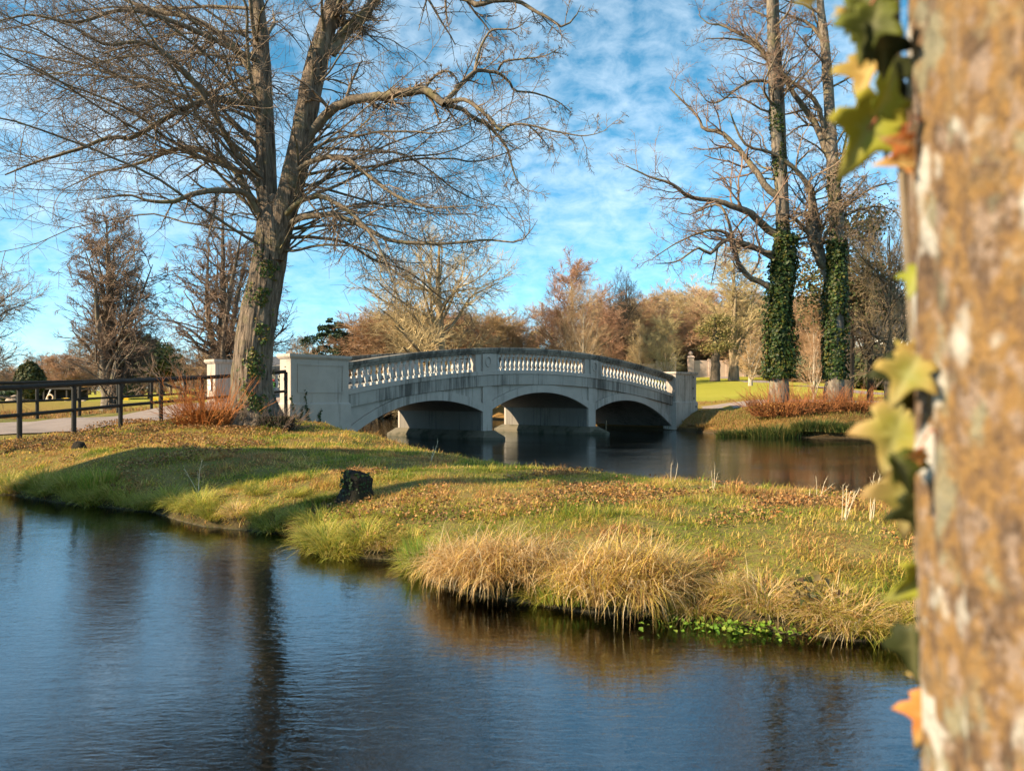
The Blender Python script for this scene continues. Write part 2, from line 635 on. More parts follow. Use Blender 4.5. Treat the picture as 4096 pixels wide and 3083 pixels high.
CP = np.array([
    (1, 9.5, .62), (3, 8.0, .62), (4.3, 9.3, .60), (2.2, 12, .60), (.9, 14, .60), (-1, 14, .62), (-1, 17, .55), (-3, 17, .68), (-3.5, 13, .62), (-2.4, 12.4, .58),
    (-3.2, 22, .52), (-5, 18, .78), (-5.5, 22, .88),
    (-8, 25, 1.02), (-12.8, 20.7, .84), (-12.2, 22.5, .95), (-11.5, 26, 1.16), (-10.4, 27.5, 1.28), (-8.6, 28.9, 1.25), (-7.6, 29.6, 1.04), (-6.4, 30.6, .85), (-5.4, 28.6, .62),
    (-18.6, 31.2, 1.17), (-17, 33.5, 1.3), (-15.8, 34.9, 1.42), (-14.5, 29, 1.2), (-16, 24, 1.0), (-11.2, 31.5, 1.75), (-13.0, 34, 1.75), (-9.5, 17.5, .75), (-7.5, 17, .85),
    (-30, 32, 1.0), (-80, 45, 1.1), (-20, 40, 1.0), (-300, 50, 1.5),
    (-14, 93, 1.5), (-60, 98, 1.7), (-110, 104, 1.8), (-10, 120, 2.4), (-60, 150, 2.9), (-150, 200, 3.6), (-20, 200, 5), (-400, 300, 6), (-100, 300, 6),
    (11.5, 52, 1.25), (11, 50, 1.0), (13, 47, .95), (15, 43.5, 1.12), (18, 43, 1.12), (30, 42, 1.2), (18, 55, 1.85), (20, 62, 2.25), (23, 75, 3.2), (24, 90, 4.0), (26, 102, 4.8),
    (12, 60, 1.85), (8, 75, 2.5), (10, 100, 4.3), (40, 60, 2.1), (55, 75, 3.0), (60, 100, 4.3), (0, 150, 6), (60, 200, 9), (200, 200, 8), (0, 300, 8), (300, 60, 3), (400, 400, 14),
    (0, 0, .32), (.7, .8, .35), (-20, 4, .8), (-15, 2, .7), (20, -3, .5), (0, -100, 2), (200, -100, 3), (-200, -100, 3)], dtype=float)
WATER_Z = 0.0


def signed(P):
    sd = np.full(len(P), -1e9)
    for poly in LANDS:
        d = seg_dist(P, poly)
        s = np.where(inside(P, poly), d, -d)
        sd = np.maximum(sd, s)
    return sd


def ground(x, y, want_sd=False):
    x = np.atleast_1d(np.asarray(x, dtype=float)).ravel()
    y = np.atleast_1d(np.asarray(y, dtype=float)).ravel()
    P = np.stack([x, y], -1)
    sd = signed(P)
    T = np.zeros(len(P))
    Wt = np.zeros(len(P))
    for cx, cy, cz in CP:
        w = 1.0 / (((x - cx) ** 2 + (y - cy) ** 2) + .15) ** 1.7
        T += w * cz
        Wt += w
    T /= Wt
    n = fbm(xy3(x * .9, y * .9), 3, 3) - .5
    n2 = fbm(xy3(x * .12, y * .12), 9, 2) - .5
    T = T + n * .16 + n2 * np.clip(sd - 3, 0, 40) * .01
    wid = np.where(y < 30, 2.3, 3.2)
    e = np.clip(sd / wid, 0, 1)
    e = 1 - (1 - e) ** 2
    lip = np.clip(sd / .22, 0, 1)
    up = .16 * lip + (T - .16) * e
    dn = -np.clip(-sd * .55, 0, .62) - .03 + n * .12 * np.clip(-sd, 0, 1)
    z = np.where(sd > 0, up, dn)
    return (z, sd) if want_sd else z


def gz(x, y):
    return float(ground(x, y)[0])


def axis(c0, c1, step, lo, hi, g=1.13):
    v = list(np.arange(c0, c1 + 1e-6, step))
    s = step
    while v[-1] < hi:
        s = min(s * g, 160)
        v.append(v[-1] + s)
    s = step
    w = [v[0]]
    while w[-1] > lo:
        s = min(s * g, 160)
        w.append(w[-1] - s)
    return np.array(w[:0:-1] + v)


gx = axis(-14, 8, .2, -2400, 2400)
gy = axis(2, 33, .2, -2400, 2400)
X, Y = np.meshgrid(gx, gy)
Z, SD = ground(X.ravel(), Y.ravel(), True)
V = np.stack([X.ravel(), Y.ravel(), Z], -1)
nx, ny = len(gx), len(gy)
ii = (np.arange(ny - 1)[:, None] * nx + np.arange(nx - 1)[None, :]).ravel()
Q = np.stack([ii, ii + 1, ii + nx + 1, ii + nx], -1)
lawnf = (np.clip((V[:, 1] - 48) / 6, 0, 1) * np.clip((SD - 3) / 5, 0, 1))
# rusty strip of fallen leaves on the far lawn, and rough brown bank behind the path
lf = np.exp(-((V[:, 1] - (57.5 + .15 * (V[:, 0] - 15))) / 1.3) ** 2) * np.clip((V[:, 0] - 5) / 5, 0, 1) * np.clip((26 - V[:, 0]) / 6, 0, 1)
rough = np.clip(1 - SD / 7, 0, 1) * (V[:, 1] > 34) * .8 + .35 * np.exp(-((V[:, 0] + 9) ** 2 + (V[:, 1] - 20) ** 2) / 20)
bp_ = np.clip((V[:, 1] - (31.2 + (V[:, 0] + 18.6) * 1.3)) / 1.5, 0, 1) * (V[:, 0] < -9) * (V[:, 1] < 62) * (V[:, 1] > 24)
rough = np.maximum(rough, bp_ * .75)
lawnf = lawnf * (1 - bp_)
cols = np.stack([lawnf, np.clip(lf * 1.0 + rough, 0, 1), np.zeros(len(V))], -1)
go = obj('ground', npmesh('ground', V, quads=Q, smooth=True, colors=cols), M['ground'])
tag(go, kind='structure')

wm_ = npmesh('river_water', [(-2400, -2400, 0), (2400, -2400, 0), (2400, 2400, 0), (-2400, 2400, 0)], quads=[(0, 1, 2, 3)])
wo_ = obj('water', wm_, M['water'])
tag(wo_, kind='structure')


def ribbon(name, A, B, mat, lift=.012, n=110, m=24, parent=None):
    A, B = np.array(A, float), np.array(B, float)

    def rs(P):
        s = np.r_[0, np.cumsum(np.linalg.norm(np.diff(P, axis=0), axis=1))]
        q = np.linspace(0, s[-1], n)
        return np.stack([np.interp(q, s, P[:, 0]), np.interp(q, s, P[:, 1])], -1)
    A, B = rs(A), rs(B)
    tt = np.linspace(0, 1, m)
    P = A[:, None] * (1 - tt)[None, :, None] + B[:, None] * tt[None, :, None]
    P = P.reshape(-1, 2)
    z = ground(P[:, 0], P[:, 1])
    zz_ = z.reshape(n, m)
    zz_ = zz_ + lift + .025
    V_ = np.stack([P[:, 0], P[:, 1], zz_.ravel()], -1)
    i_ = (np.arange(n - 1)[:, None] * m + np.arange(m - 1)[None, :]).ravel()
    Q_ = np.stack([i_, i_ + 1, i_ + m + 1, i_ + m], -1)
    o = obj(name, npmesh(name, V_, quads=Q_, smooth=True), mat, parent)
    tag(o, kind='structure')
    return o


ribbon('path', [(-45, 21.5), (-24, 19), (-15.5, 20.3), (-13.1, 22.6), (-12.1, 25.8), (-10.9, 28), (-9.4, 30.2), (-8.6, 31.5)],
       [(-45, 26), (-26, 23.8), (-18.8, 25.4), (-16.2, 28.0), (-14.9, 31.2), (-14.2, 34.3), (-13.3, 35.4), (-12.6, 36.2)], M['path'])
ribbon('path', [(10.5, 53.4), (16, 52), (22, 51.5), (40, 51), (90, 48)], [(10.5, 55.5), (16, 54.4), (22, 54.2), (40, 54), (90, 52)], M['path'])
ribbon('path', [(24, 97), (24, 86), (25.5, 76), (30, 66), (40, 61), (90, 60)], [(27, 98), (27, 87), (28.5, 78), (32, 69), (41, 64.5), (90, 64)], M['path'])

# ------------------------------------------------------------------ bridge
BA = math.atan2(17.28, 16.49)
bd = np.array([math.cos(BA), math.sin(BA)])
bnv = np.array([-math.sin(BA), math.cos(BA)])
BR = empty('bridge', (-6.56, 32.0, 0), BA)
tag(BR, 'pale concrete three-arched footbridge with balustrades spanning the river', 'bridge')
WD = 6.9
LF = 24.2
zr = lambda u: 4.50 - 1.12 * ((u - 12.1) / 12.1) ** 2


def soffit(u):
    if u < 7.78:
        return 1.86 - 1.24 * (abs(u - 4.9) / 4.3) ** 2.05
    if u > LF - 7.78:
        return 1.86 - 1.24 * (abs(LF - u - 4.9) / 4.3) ** 2.05
    return 2.27 - .84 * (abs(u - 12.1) / 3.72) ** 2.1


SPANS = [(.02, 7.75), (8.38, 15.82), (16.45, 24.18)]
PIERS = [(7.75, 8.38), (15.82, 16.45)]
US = np.linspace(0.0, LF, 73)


def side(v, s):
    """mirror for the far parapet: s = 1 near side, -1 far side"""
    return v if s > 0 else WD - v


# arch body: barrels and spandrel filling
for a, c in SPANS:
    us = np.linspace(a, c, 40)
    mb = MB()
    mb.strip(us, [max(soffit(u), -.4) for u in us], [zr(u) - 1.34 for u in us], .37, WD - .37)
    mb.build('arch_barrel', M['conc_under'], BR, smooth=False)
for a, c in PIERS:
    mb = MB()
    us = np.array([a, c])
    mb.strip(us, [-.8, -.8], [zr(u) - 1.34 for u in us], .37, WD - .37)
    p = mb.build('pier', M['conc_under'], BR)
    mb = MB()
    cm = (a + c) / 2
    low = [(cm, -.95), (cm + .72, -.2), (cm + .72, WD + .2), (cm, WD + .95), (cm - .72, WD + .2), (cm - .72, -.2)]
    top = [(cm, -.05), (cm + .36, .1), (cm + .36, WD - .1), (cm, WD + .05), (cm - .36, WD - .1), (cm - .36, .1)]
    V0 = [(x, y, -.7) for x, y in low] + [(x, y, .13) for x, y in low] + [(x, y, .42) for x, y in top]
    Fc = [tuple(range(6))[::-1], tuple(range(12, 18))]
    for r in (0, 6):
        for k in range(6):
            Fc.append((r + k, r + (k + 1) % 6, r + 6 + (k + 1) % 6, r + 6 + k))
    mb.add(V0, Fc)
    mb.build('footing', M['conc_foot'], p)
# deck
mb = MB()
us = np.linspace(-3.2, LF + 3.2, 60)
dz = lambda u: 1.55 + 1.45 * max(0, 1 - ((u - 12.1) / 14.8) ** 2)
mb.strip(us, [dz(u) - .25 for u in us], [dz(u) for u in us], .72, WD - .72)
mb.build('deck', M['path'], BR)

BAYS = [(.35, 7.2, 21), (8.76, 15.44, 21), (17.0, 23.85, 21)]
PANELS = [(7.25, 8.72), (15.48, 16.95)]
prof = [(.055, .0), (.085, .0), (.085, .09), (.05, .10), (.045, .13), (.078, .20), (.092, .27), (.088, .33), (.062, .44), (.046, .52), (.046, .57), (.066, .585), (.066, .605),
        (.046, .62), (.05, .66), (.082, .70), (.085, .72), (.085, .79)]
mb = MB()
mb.lathe(prof[3:15], sides=10, cap=False)
mb.box(-.085, .085, -.085, .085, -.04, .10)
mb.box(-.078, .078, -.078, .078, .66, .83)
bal_me = mb.mesh('baluster')
bal_me.materials.append(M['baluster'])
for s in (1, -1):
    sg = lambda a, c: (side(a, s), side(c, s)) if s > 0 else (side(c, s), side(a, s))
    mb = MB()
    mb.strip(US, [zr(u) - .15 for u in US], [zr(u) for u in US], *sg(.09, .73))
    ra = mb.build('handrail', M['conc_rail'], BR, bevel=.02)
    mb = MB()
    mb.strip(US, [zr(u) - .23 for u in US], [zr(u) - .15 for u in US], *sg(.14, .68))
    mb.strip(US, [zr(u) - .31 for u in US], [zr(u) - .23 for u in US], *sg(.20, .62))
    mb.build('moulding', M['conc_rail'], ra)
    mb = MB()
    mb.strip(US, [zr(u) - 1.31 for u in US], [zr(u) - 1.11 for u in US], *sg(.14, .66))
    mb.build('balustrade_base', M['conc'], BR, bevel=.012)
    mb = MB()
    mb.strip(US, [zr(u) - 1.83 for u in US], [zr(u) - 1.31 for u in US], *sg(.18, .62))
    mb.build('fascia', M['conc_fascia'], BR, bevel=.01)
    # spandrel wall, arch rings, pier faces
    mb = MB()
    for a, c in SPANS:
        us = np.linspace(a, c, 40)
        mb.strip(us, [max(soffit(u) + .1, -.4) for u in us], [zr(u) - 1.80 for u in us], *sg(.33, .38))
    mb.build('spandrel_wall', M['conc'], BR)
    for a, c in SPANS:
        us = np.linspace(a, c, 48)
        mb = MB()
        mb.strip(us, [max(soffit(u), -.4) for u in us], [min(max(soffit(u) + .40, 0), zr(u) - 1.84) for u in us], *sg(.235, .36))
        mb.build('arch_ring', M['conc'], BR)
    for a, c in PIERS:
        mb = MB()
        us = np.array([a, c])
        mb.strip(us, [.2, .2], [zr(u) - 1.82 for u in us], *sg(.228, .36))
        mb.build('pier_face', M['conc'], BR)
    for a, c, n in BAYS:
        for k in range(n):
            u = a + (c - a) * (k + .5) / n
            o = obj('baluster', bal_me, None, BR)
            o.location = (u, side(.41, s), zr(u) - 1.11)
    for a, c in PANELS:
        mb = MB()
        us = np.array([a, (a + c) / 2, c])
        mb.strip(us, [zr(u) - 1.12 for u in us], [zr(u) - .30 for u in us], *sg(.22, .60))
        p = mb.build('panel_block', M['conc'], BR)
        mb = MB()
        us = np.array([a + .4, c - .4])
        mb.strip(us, [zr(u) - 1.30 for u in us], [zr(u) - .30 for u in us], *sg(.125, .22))
        mb.build('raised_panel', M['conc'], p, bevel=.01)
        mb = MB()
        uc, zc = (a + c) / 2, zr((a + c) / 2) - .66
        K = 28
        V0 = []
        for r, vv in ((.16, .135), (.15, .09), (.19, .09), (.20, .135)):
            for k in range(K):
                an = 2 * math.pi * k / K
                V0.append((uc + r * math.cos(an), side(vv, s), zc + 1.35 * r * math.sin(an)))
        Fc = []
        for r in range(3):
            for k in range(K):
                Fc.append((r * K + k, r * K + (k + 1) % K, (r + 1) * K + (k + 1) % K, (r + 1) * K + k))
        mb.add(V0, Fc)
        mb.build('medallion', M['conc'], p, smooth=True)
    # end pedestals
    for e, (u0, u1) in enumerate(((-2.62, 0.0), (LF + .05, LF + 2.5))):
        zt = 3.64
        v0, v1 = 0.0, .78
        pd = MB()
        pd.box(u0, u1, *sg(v0, v1), 1.76, zt - .16)
        po = pd.build('pedestal', M['conc'], BR, bevel=.012)
        pb = MB()
        pb.box(u0 - .07, u1 + .07, *sg(v0 - .07, v1 + .07), -.5, 1.72)
        a_, b_ = sg(v0 - .07, v1 + .07)
        c_, d_ = sg(v0 - .005, v1 + .005)
        pb.frustum(u0 - .07, u1 + .07, a_, b_, 1.72, u0 - .005, u1 + .005, c_, d_, 1.79)
        pb.build('plinth', M['conc'], po)
        pc = MB()
        a_, b_ = sg(v0 - .09, v1 + .09)
        c_, d_ = sg(v0 - .03, v1 + .03)
        pc.frustum(u0 - .03, u1 + .03, c_, d_, zt - .18, u0 - .09, u1 + .09, a_, b_, zt - .10)
        pc.box(u0 - .09, u1 + .09, a_, b_, zt - .10, zt)
        pc.build('cap', M['conc'], po)
        # moulded frame round the sunk panel
        fr_ = MB()
        w = u1 - u0
        p0, p1 = u0 + .29, u1 - .27
        f0, f1 = sg(v0 - .03, v0 + .02)
        t_ = .045
        fr_.box(p0, p1, f0, f1, 3.22, 3.22 + t_)
        fr_.box(p0, p1, f0, f1, 2.16, 2.16 + t_)
        fr_.box(p0, p0 + t_, f0 + .002, f1 - .002, 2.16 + t_, 3.22)
        fr_.box(p1 - t_, p1, f0 + .002, f1 - .002, 2.16 + t_, 3.22)
        fr_.build('panel_frame', M['conc'], po)
        if s > 0 and e == 1:
            for (uu, zc_) in ((u1 - .35, 3.32), (u1 - .40, 2.62), (u1 - .28, 1.98), (u1 - .15, 1.45)):
                vb = MB()
                ext = -.075 if zc_ < 1.7 else -.004
                vb.box(uu - .06, uu + .06, ext - .006, ext + .02, zc_ - .07, zc_ + .07)
                vb.build('vent', M['vent'], po)
        if s > 0 and e == 0:
            vb = MB()
            vb.box(u0 - .05, u0 + .02, .22, .42, 2.62, 2.75)
            vb.build('junction_box', M['vent'], po)
            vb = MB()
            vb.lathe([(.03, 3.14), (.03, 3.17)], u0 - .005, .38, 8)
            vb.build('hook', M['vent'], po)

# ------------------------------------------------------------------ fences
def rod(mb, a, c, r, sides=8):
    a, c = np.array(a, float), np.array(c, float)
    d = c - a
    d /= np.linalg.norm(d)
    x = np.cross(d, (0, 0, 1.0))
    if np.linalg.norm(x) < 1e-3:
        x = np.array([1.0, 0, 0])
    x /= np.linalg.norm(x)
    y = np.cross(x, d)
    V0 = []
    for q in (a, c):
        for k in range(sides):
            an = 2 * math.pi * k / sides
            V0.append(q + r * (math.cos(an) * x + math.sin(an) * y))
    Fc = [(k, (k + 1) % sides, sides + (k + 1) % sides, sides + k) for k in range(sides)]
    Fc += [tuple(range(sides))[::-1], tuple(range(sides, 2 * sides))]
    mb.add(V0, Fc)


def fence(posts, label, r=.066):
    root = empty('rail_fence', (posts[0][0], posts[0][1], posts[0][2] - 1.4))
    org = np.array(root.location)
    tag(root, label, 'fence')
    pp = [np.array(p) - org for p in posts]
    for p in pp:
        mb = MB()
        g0 = gz(p[0] + org[0], p[1] + org[1]) - org[2] - .25
        mb.lathe([(r, g0), (r, p[2] - .02)], p[0], p[1], 10)
        mb.build('post', M['fence'], root, smooth=False)
    for a, c in zip(pp[:-1], pp[1:]):
        for dz_, rr in ((0.0, .070), (-.72, .050)):
            mb = MB()
            rod(mb, a + (0, 0, dz_), c + (0, 0, dz_), rr, 10)
            mb.build('top_rail' if dz_ == 0 else 'middle_rail', M['fence'], root)
    return root


fp = [(-13.7, 17.15, 2.03), (-13.25, 18.93, 2.13), (-12.8, 20.7, 2.22), (-12.36, 22.47, 2.33), (-11.91, 24.23, 2.44), (-11.46, 26.0, 2.54), (-10.67, 27.4, 2.65), (-9.6, 28.5, 2.78), (-8.32, 29.3, 2.93)]
fence(fp, 'dark painted rail fence on the river side of the path, ending at the white pedestal')
fb = [(-22, 27.0, 2.35), (-20.3, 29.1, 2.46), (-18.6, 31.2, 2.57), (-17.65, 32.5, 2.64), (-16.7, 33.75, 2.72), (-15.8, 34.9, 2.80), (-14.7, 35.8, 2.90), (-13.6, 36.4, 2.98)]
fence(fb, 'dark painted rail fence along the field side of the path')

# ------------------------------------------------------------------ branches
def unit(v):
    return v / np.maximum(np.linalg.norm(v, axis=-1, keepdims=True), 1e-9)


def grow(rng, P, D, Ln, R, n, wander, up, tip=.22, kink=0.0):
    Nn = len(P)
    pts = np.empty((Nn, n + 1, 3))
    pts[:, 0] = P
    D = unit(D)
    for i in range(n):
        f = (i + .5) / n
        D = D + rng.normal(0, wander, (Nn, 3))
        D[:, 2] += up(f) if callable(up) else up
        D = unit(D)
        pts[:, i + 1] = pts[:, i] + D * (Ln / n)[:, None]
    tt = np.linspace(0, 1, n + 1)
    rad = R[:, None] * ((1 - tt) ** .85 * (1 - tip) + tip)[None, :]
    return pts, rad


def spawn(rng, pts, rad, Ln, k, tr=(.15, 1.0), ang=(35, 65), lf=(.3, .55), rf=.62, taper=.55, rmin=.003, zbias=0.0):
    Nn, K, _ = pts.shape
    idx = np.repeat(np.arange(Nn), k)
    tloc = np.tile((np.arange(k) + .5) / k, Nn) + rng.uniform(-.5, .5, Nn * k) / k
    tloc = tr[0] + np.clip(tloc, 0, 1) * (tr[1] - tr[0])
    s = np.clip(tloc * (K - 1), 0, K - 1.001)
    i = s.astype(int)
    f = (s - i)[:, None]
    P = pts[idx, i] * (1 - f) + pts[idx, i + 1] * f
    T = unit(pts[idx, i + 1] - pts[idx, i])
    rr = rad[idx, i] * (1 - f[:, 0]) + rad[idx, i + 1] * f[:, 0]
    q = rng.normal(0, 1, (len(idx), 3))
    q[:, 2] = q[:, 2] * .7 + zbias
    q = unit(q - (q * T).sum(1, keepdims=True) * T)
    a = np.radians(rng.uniform(ang[0], ang[1], len(idx)))[:, None]
    D = T * np.cos(a) + q * np.sin(a)
    nl = Ln[idx] * rng.uniform(lf[0], lf[1], len(idx)) * (1.15 - taper * tloc)
    nr = np.maximum(rr * rf * rng.uniform(.75, 1.05, len(idx)), rmin)
    return P, D, nl, nr


def tubes(sets):
    """sets of (pts[N,K,3], rad[N,K], sides) -> verts, quads"""
    VV, QQ, base = [], [], 0
    rng = np.random.default_rng(1)
    for pts, rad, sd in sets:
        Nn, K, _ = pts.shape
        if Nn == 0:
            continue
        T = np.empty_like(pts)
        T[:, 1:-1] = pts[:, 2:] - pts[:, :-2]
        T[:, 0] = pts[:, 1] - pts[:, 0]
        T[:, -1] = pts[:, -1] - pts[:, -2]
        T = unit(T)
        m_ = unit(pts[:, -1] - pts[:, 0])
        ref = np.cross(m_, np.array([.31, .87, .38]))
        bad = np.linalg.norm(ref, axis=1) < .2
        ref[bad] = np.cross(m_[bad], np.array([1.0, 0, 0]))
        ref = np.repeat(unit(ref)[:, None], K, 1)
        U = unit(ref - (ref * T).sum(-1, keepdims=True) * T)
        Wv = np.cross(T, U)
        an = 2 * np.pi * np.arange(sd) / sd
        ring = U[:, :, None] * np.cos(an)[None, None, :, None] + Wv[:, :, None] * np.sin(an)[None, None, :, None]
        Vv = pts[:, :, None] + ring * rad[:, :, None, None]
        VV.append(Vv.reshape(-1, 3))
        n0 = np.arange(Nn)[:, None, None] * (K * sd)
        k0 = np.arange(K - 1)[None, :, None] * sd
        a0 = np.arange(sd)[None, None, :]
        a1 = (a0 + 1) % sd
        A = n0 + k0 + a0
        Bq = n0 + k0 + a1
        q = np.stack([A, Bq, Bq + sd, A + sd], -1).reshape(-1, 4) + base
        QQ.append(q)
        base += Nn * K * sd
    return np.concatenate(VV), np.concatenate(QQ)


def resample(pts, rads, n, rng, jit=.0):
    P = np.array(pts, float)
    R = np.array(rads, float)
    s = np.r_[0, np.cumsum(np.linalg.norm(np.diff(P, axis=0), axis=1))]
    q = np.linspace(0, s[-1], n + 1)
    # Catmull-Rom through the points
    out = np.empty((n + 1, 3))
    for j, x in enumerate(q):
        i = min(max(np.searchsorted(s, x) - 1, 0), len(P) - 2)
        f = (x - s[i]) / max(s[i + 1] - s[i], 1e-9)
        p0 = P[max(i - 1, 0)]
        p1, p2 = P[i], P[i + 1]
        p3 = P[min(i + 2, len(P) - 1)]
        out[j] = .5 * (2 * p1 + (p2 - p0) * f + (2 * p0 - 5 * p1 + 4 * p2 - p3) * f * f + (3 * p1 - p0 - 3 * p2 + p3) * f ** 3)
    if jit:
        out[1:] += rng.normal(0, jit, (n, 3)) * np.interp(q[1:], s, R)[:, None]
    return out[None], np.interp(q, s, R)[None], np.array([s[-1]])


def shift(P, o):
    return P - np.asarray(o)[None, None, :]


def stack(lst):
    return np.concatenate([a for a, _, _ in lst]), np.concatenate([b_ for _, b_, _ in lst]), np.concatenate([c for _, _, c in lst])


def branchlets(rng, pts, rad, Ln, levels, sets):
    """levels: dicts of spawn + grow settings; appends tube sets"""
    cur = (pts, rad, Ln)
    for lv in levels:
        P, D, nl, nr = spawn(rng, *cur, lv['k'], lv.get('tr', (.15, 1)), lv.get('ang', (30, 65)), lv.get('lf', (.3, .55)), lv.get('rf', .6), lv.get('taper', .5), lv.get('rmin', .003), lv.get('zb', 0))
        nl = np.minimum(nl, lv.get('max', 99))
        p, r = grow(rng, P, D, nl, nr, lv['n'], lv.get('w', .14), lv.get('up', 0.0), lv.get('tip', .25))
        sets.append((p, r, lv.get('s', 3)))
        cur = (p, r, nl)
    return cur


def bark_tube(pts, rad, sides, amp, seed, rings):
    """one thick stem with ridged, lumpy bark"""
    V_, Q_ = tubes([(pts, rad, sides)])
    K = pts.shape[1]
    ax = np.repeat(pts[0], sides, axis=0)
    d = V_ - ax
    rr = np.linalg.norm(d, axis=1, keepdims=True)
    an = np.tile(np.arange(sides) / sides * 2 * np.pi, K)
    zc = V_[:, 2]
    c3 = np.stack([np.cos(an) * 1.0, np.sin(an) * 1.0, zc * .35], -1)
    lump = fbm(c3 * 1.6, seed, 3) - .5
    ridge = fbm(np.stack([np.cos(an) * 9, np.sin(an) * 9, zc * 1.6], -1), seed + 5, 2) - .5
    V_ = ax + d * (1 + amp * lump[:, None] + amp * .62 * ridge[:, None])
    return V_, Q_


# ---- the big lime on the bank
TB = np.array([-7.95, 25.0, 0.0])
TB[2] = gz(TB[0], TB[1]) - .05
rg = np.random.default_rng(21)
D0 = 25.0
wp_ = lambda l, d=D0: [pt(x, y, d + dd) for x, y, dd in l]
lime = empty('lime_tree', TB)
tag(lime, 'big bare twin-stemmed lime tree with ivied leaning trunk standing beside the white pedestal', 'tree')
trunk_pts = wp_([(1045, 1745, 0), (1035, 1690, 0), (1018, 1600, 0), (1010, 1500, 0), (1016, 1400, 0), (1038, 1250, 0), (1058, 1150, 0), (1074, 1050, 0), (1085, 950, 0), (1096, 860, 0), (1100, 780, 0)])
trunk_r = [.92, .76, .64, .60, .59, .55, .52, .51, .48, .36, .16]
lst_pts = wp_([(1062, 1080, .1), (1064, 980, .15), (1068, 860, .2), (1063, 700, .25), (1058, 500, .3), (1050, 300, .35), (1040, 120, .35), (1022, -50, .4), (1000, -400, .4), (985, -800, .3), (975, -1150, .3)])
lst_r = [.34, .36, .36, .35, .33, .30, .27, .24, .17, .09, .03]
rst_pts = wp_([(1098, 1040, -.15), (1118, 930, -.2), (1150, 800, -.3), (1190, 640, -.35), (1220, 480, -.4), (1250, 320, -.4), (1290, 170, -.4), (1335, 20, -.3), (1380, -150, -.2), (1450, -500, 0), (1500, -900, 0), (1530, -1200, 0)])
rst_r = [.36, .42, .42, .42, .40, .37, .33, .29, .26, .18, .09, .03]
tk = resample(trunk_pts, trunk_r, 90, rg)
lk = resample(lst_pts, [q_ * .9 for q_ in lst_r], 70, rg, .02)
rk = resample(rst_pts, [q_ * .9 for q_ in rst_r], 70, rg, .02)
VV, QQ, bs = [], [], 0
for (p, r, _), sdn, amp in ((tk, 110, .30), (lk, 44, .22), (rk, 44, .22)):
    v, q = bark_tube(p, r, sdn, amp, 11, 0)
    VV.append(v)
    QQ.append(q + bs)
    bs += len(v)
Vt = np.concatenate(VV)
# root flare
hgt_ = Vt[:, 2] - TB[2]
ang_ = np.arctan2(Vt[:, 1] - TB[1], Vt[:, 0] - TB[0])
fl = np.clip(1 - hgt_ / 1.3, 0, 1) ** 2 * (.10 + .16 * np.maximum(0, np.sin(ang_ * 5 + 1)))
Vt[:, :2] += (Vt[:, :2] - TB[:2]) * fl[:, None]
obj('trunk', npmesh('lime_trunk', Vt - TB, quads=np.concatenate(QQ), smooth=True), M['bark'], lime)

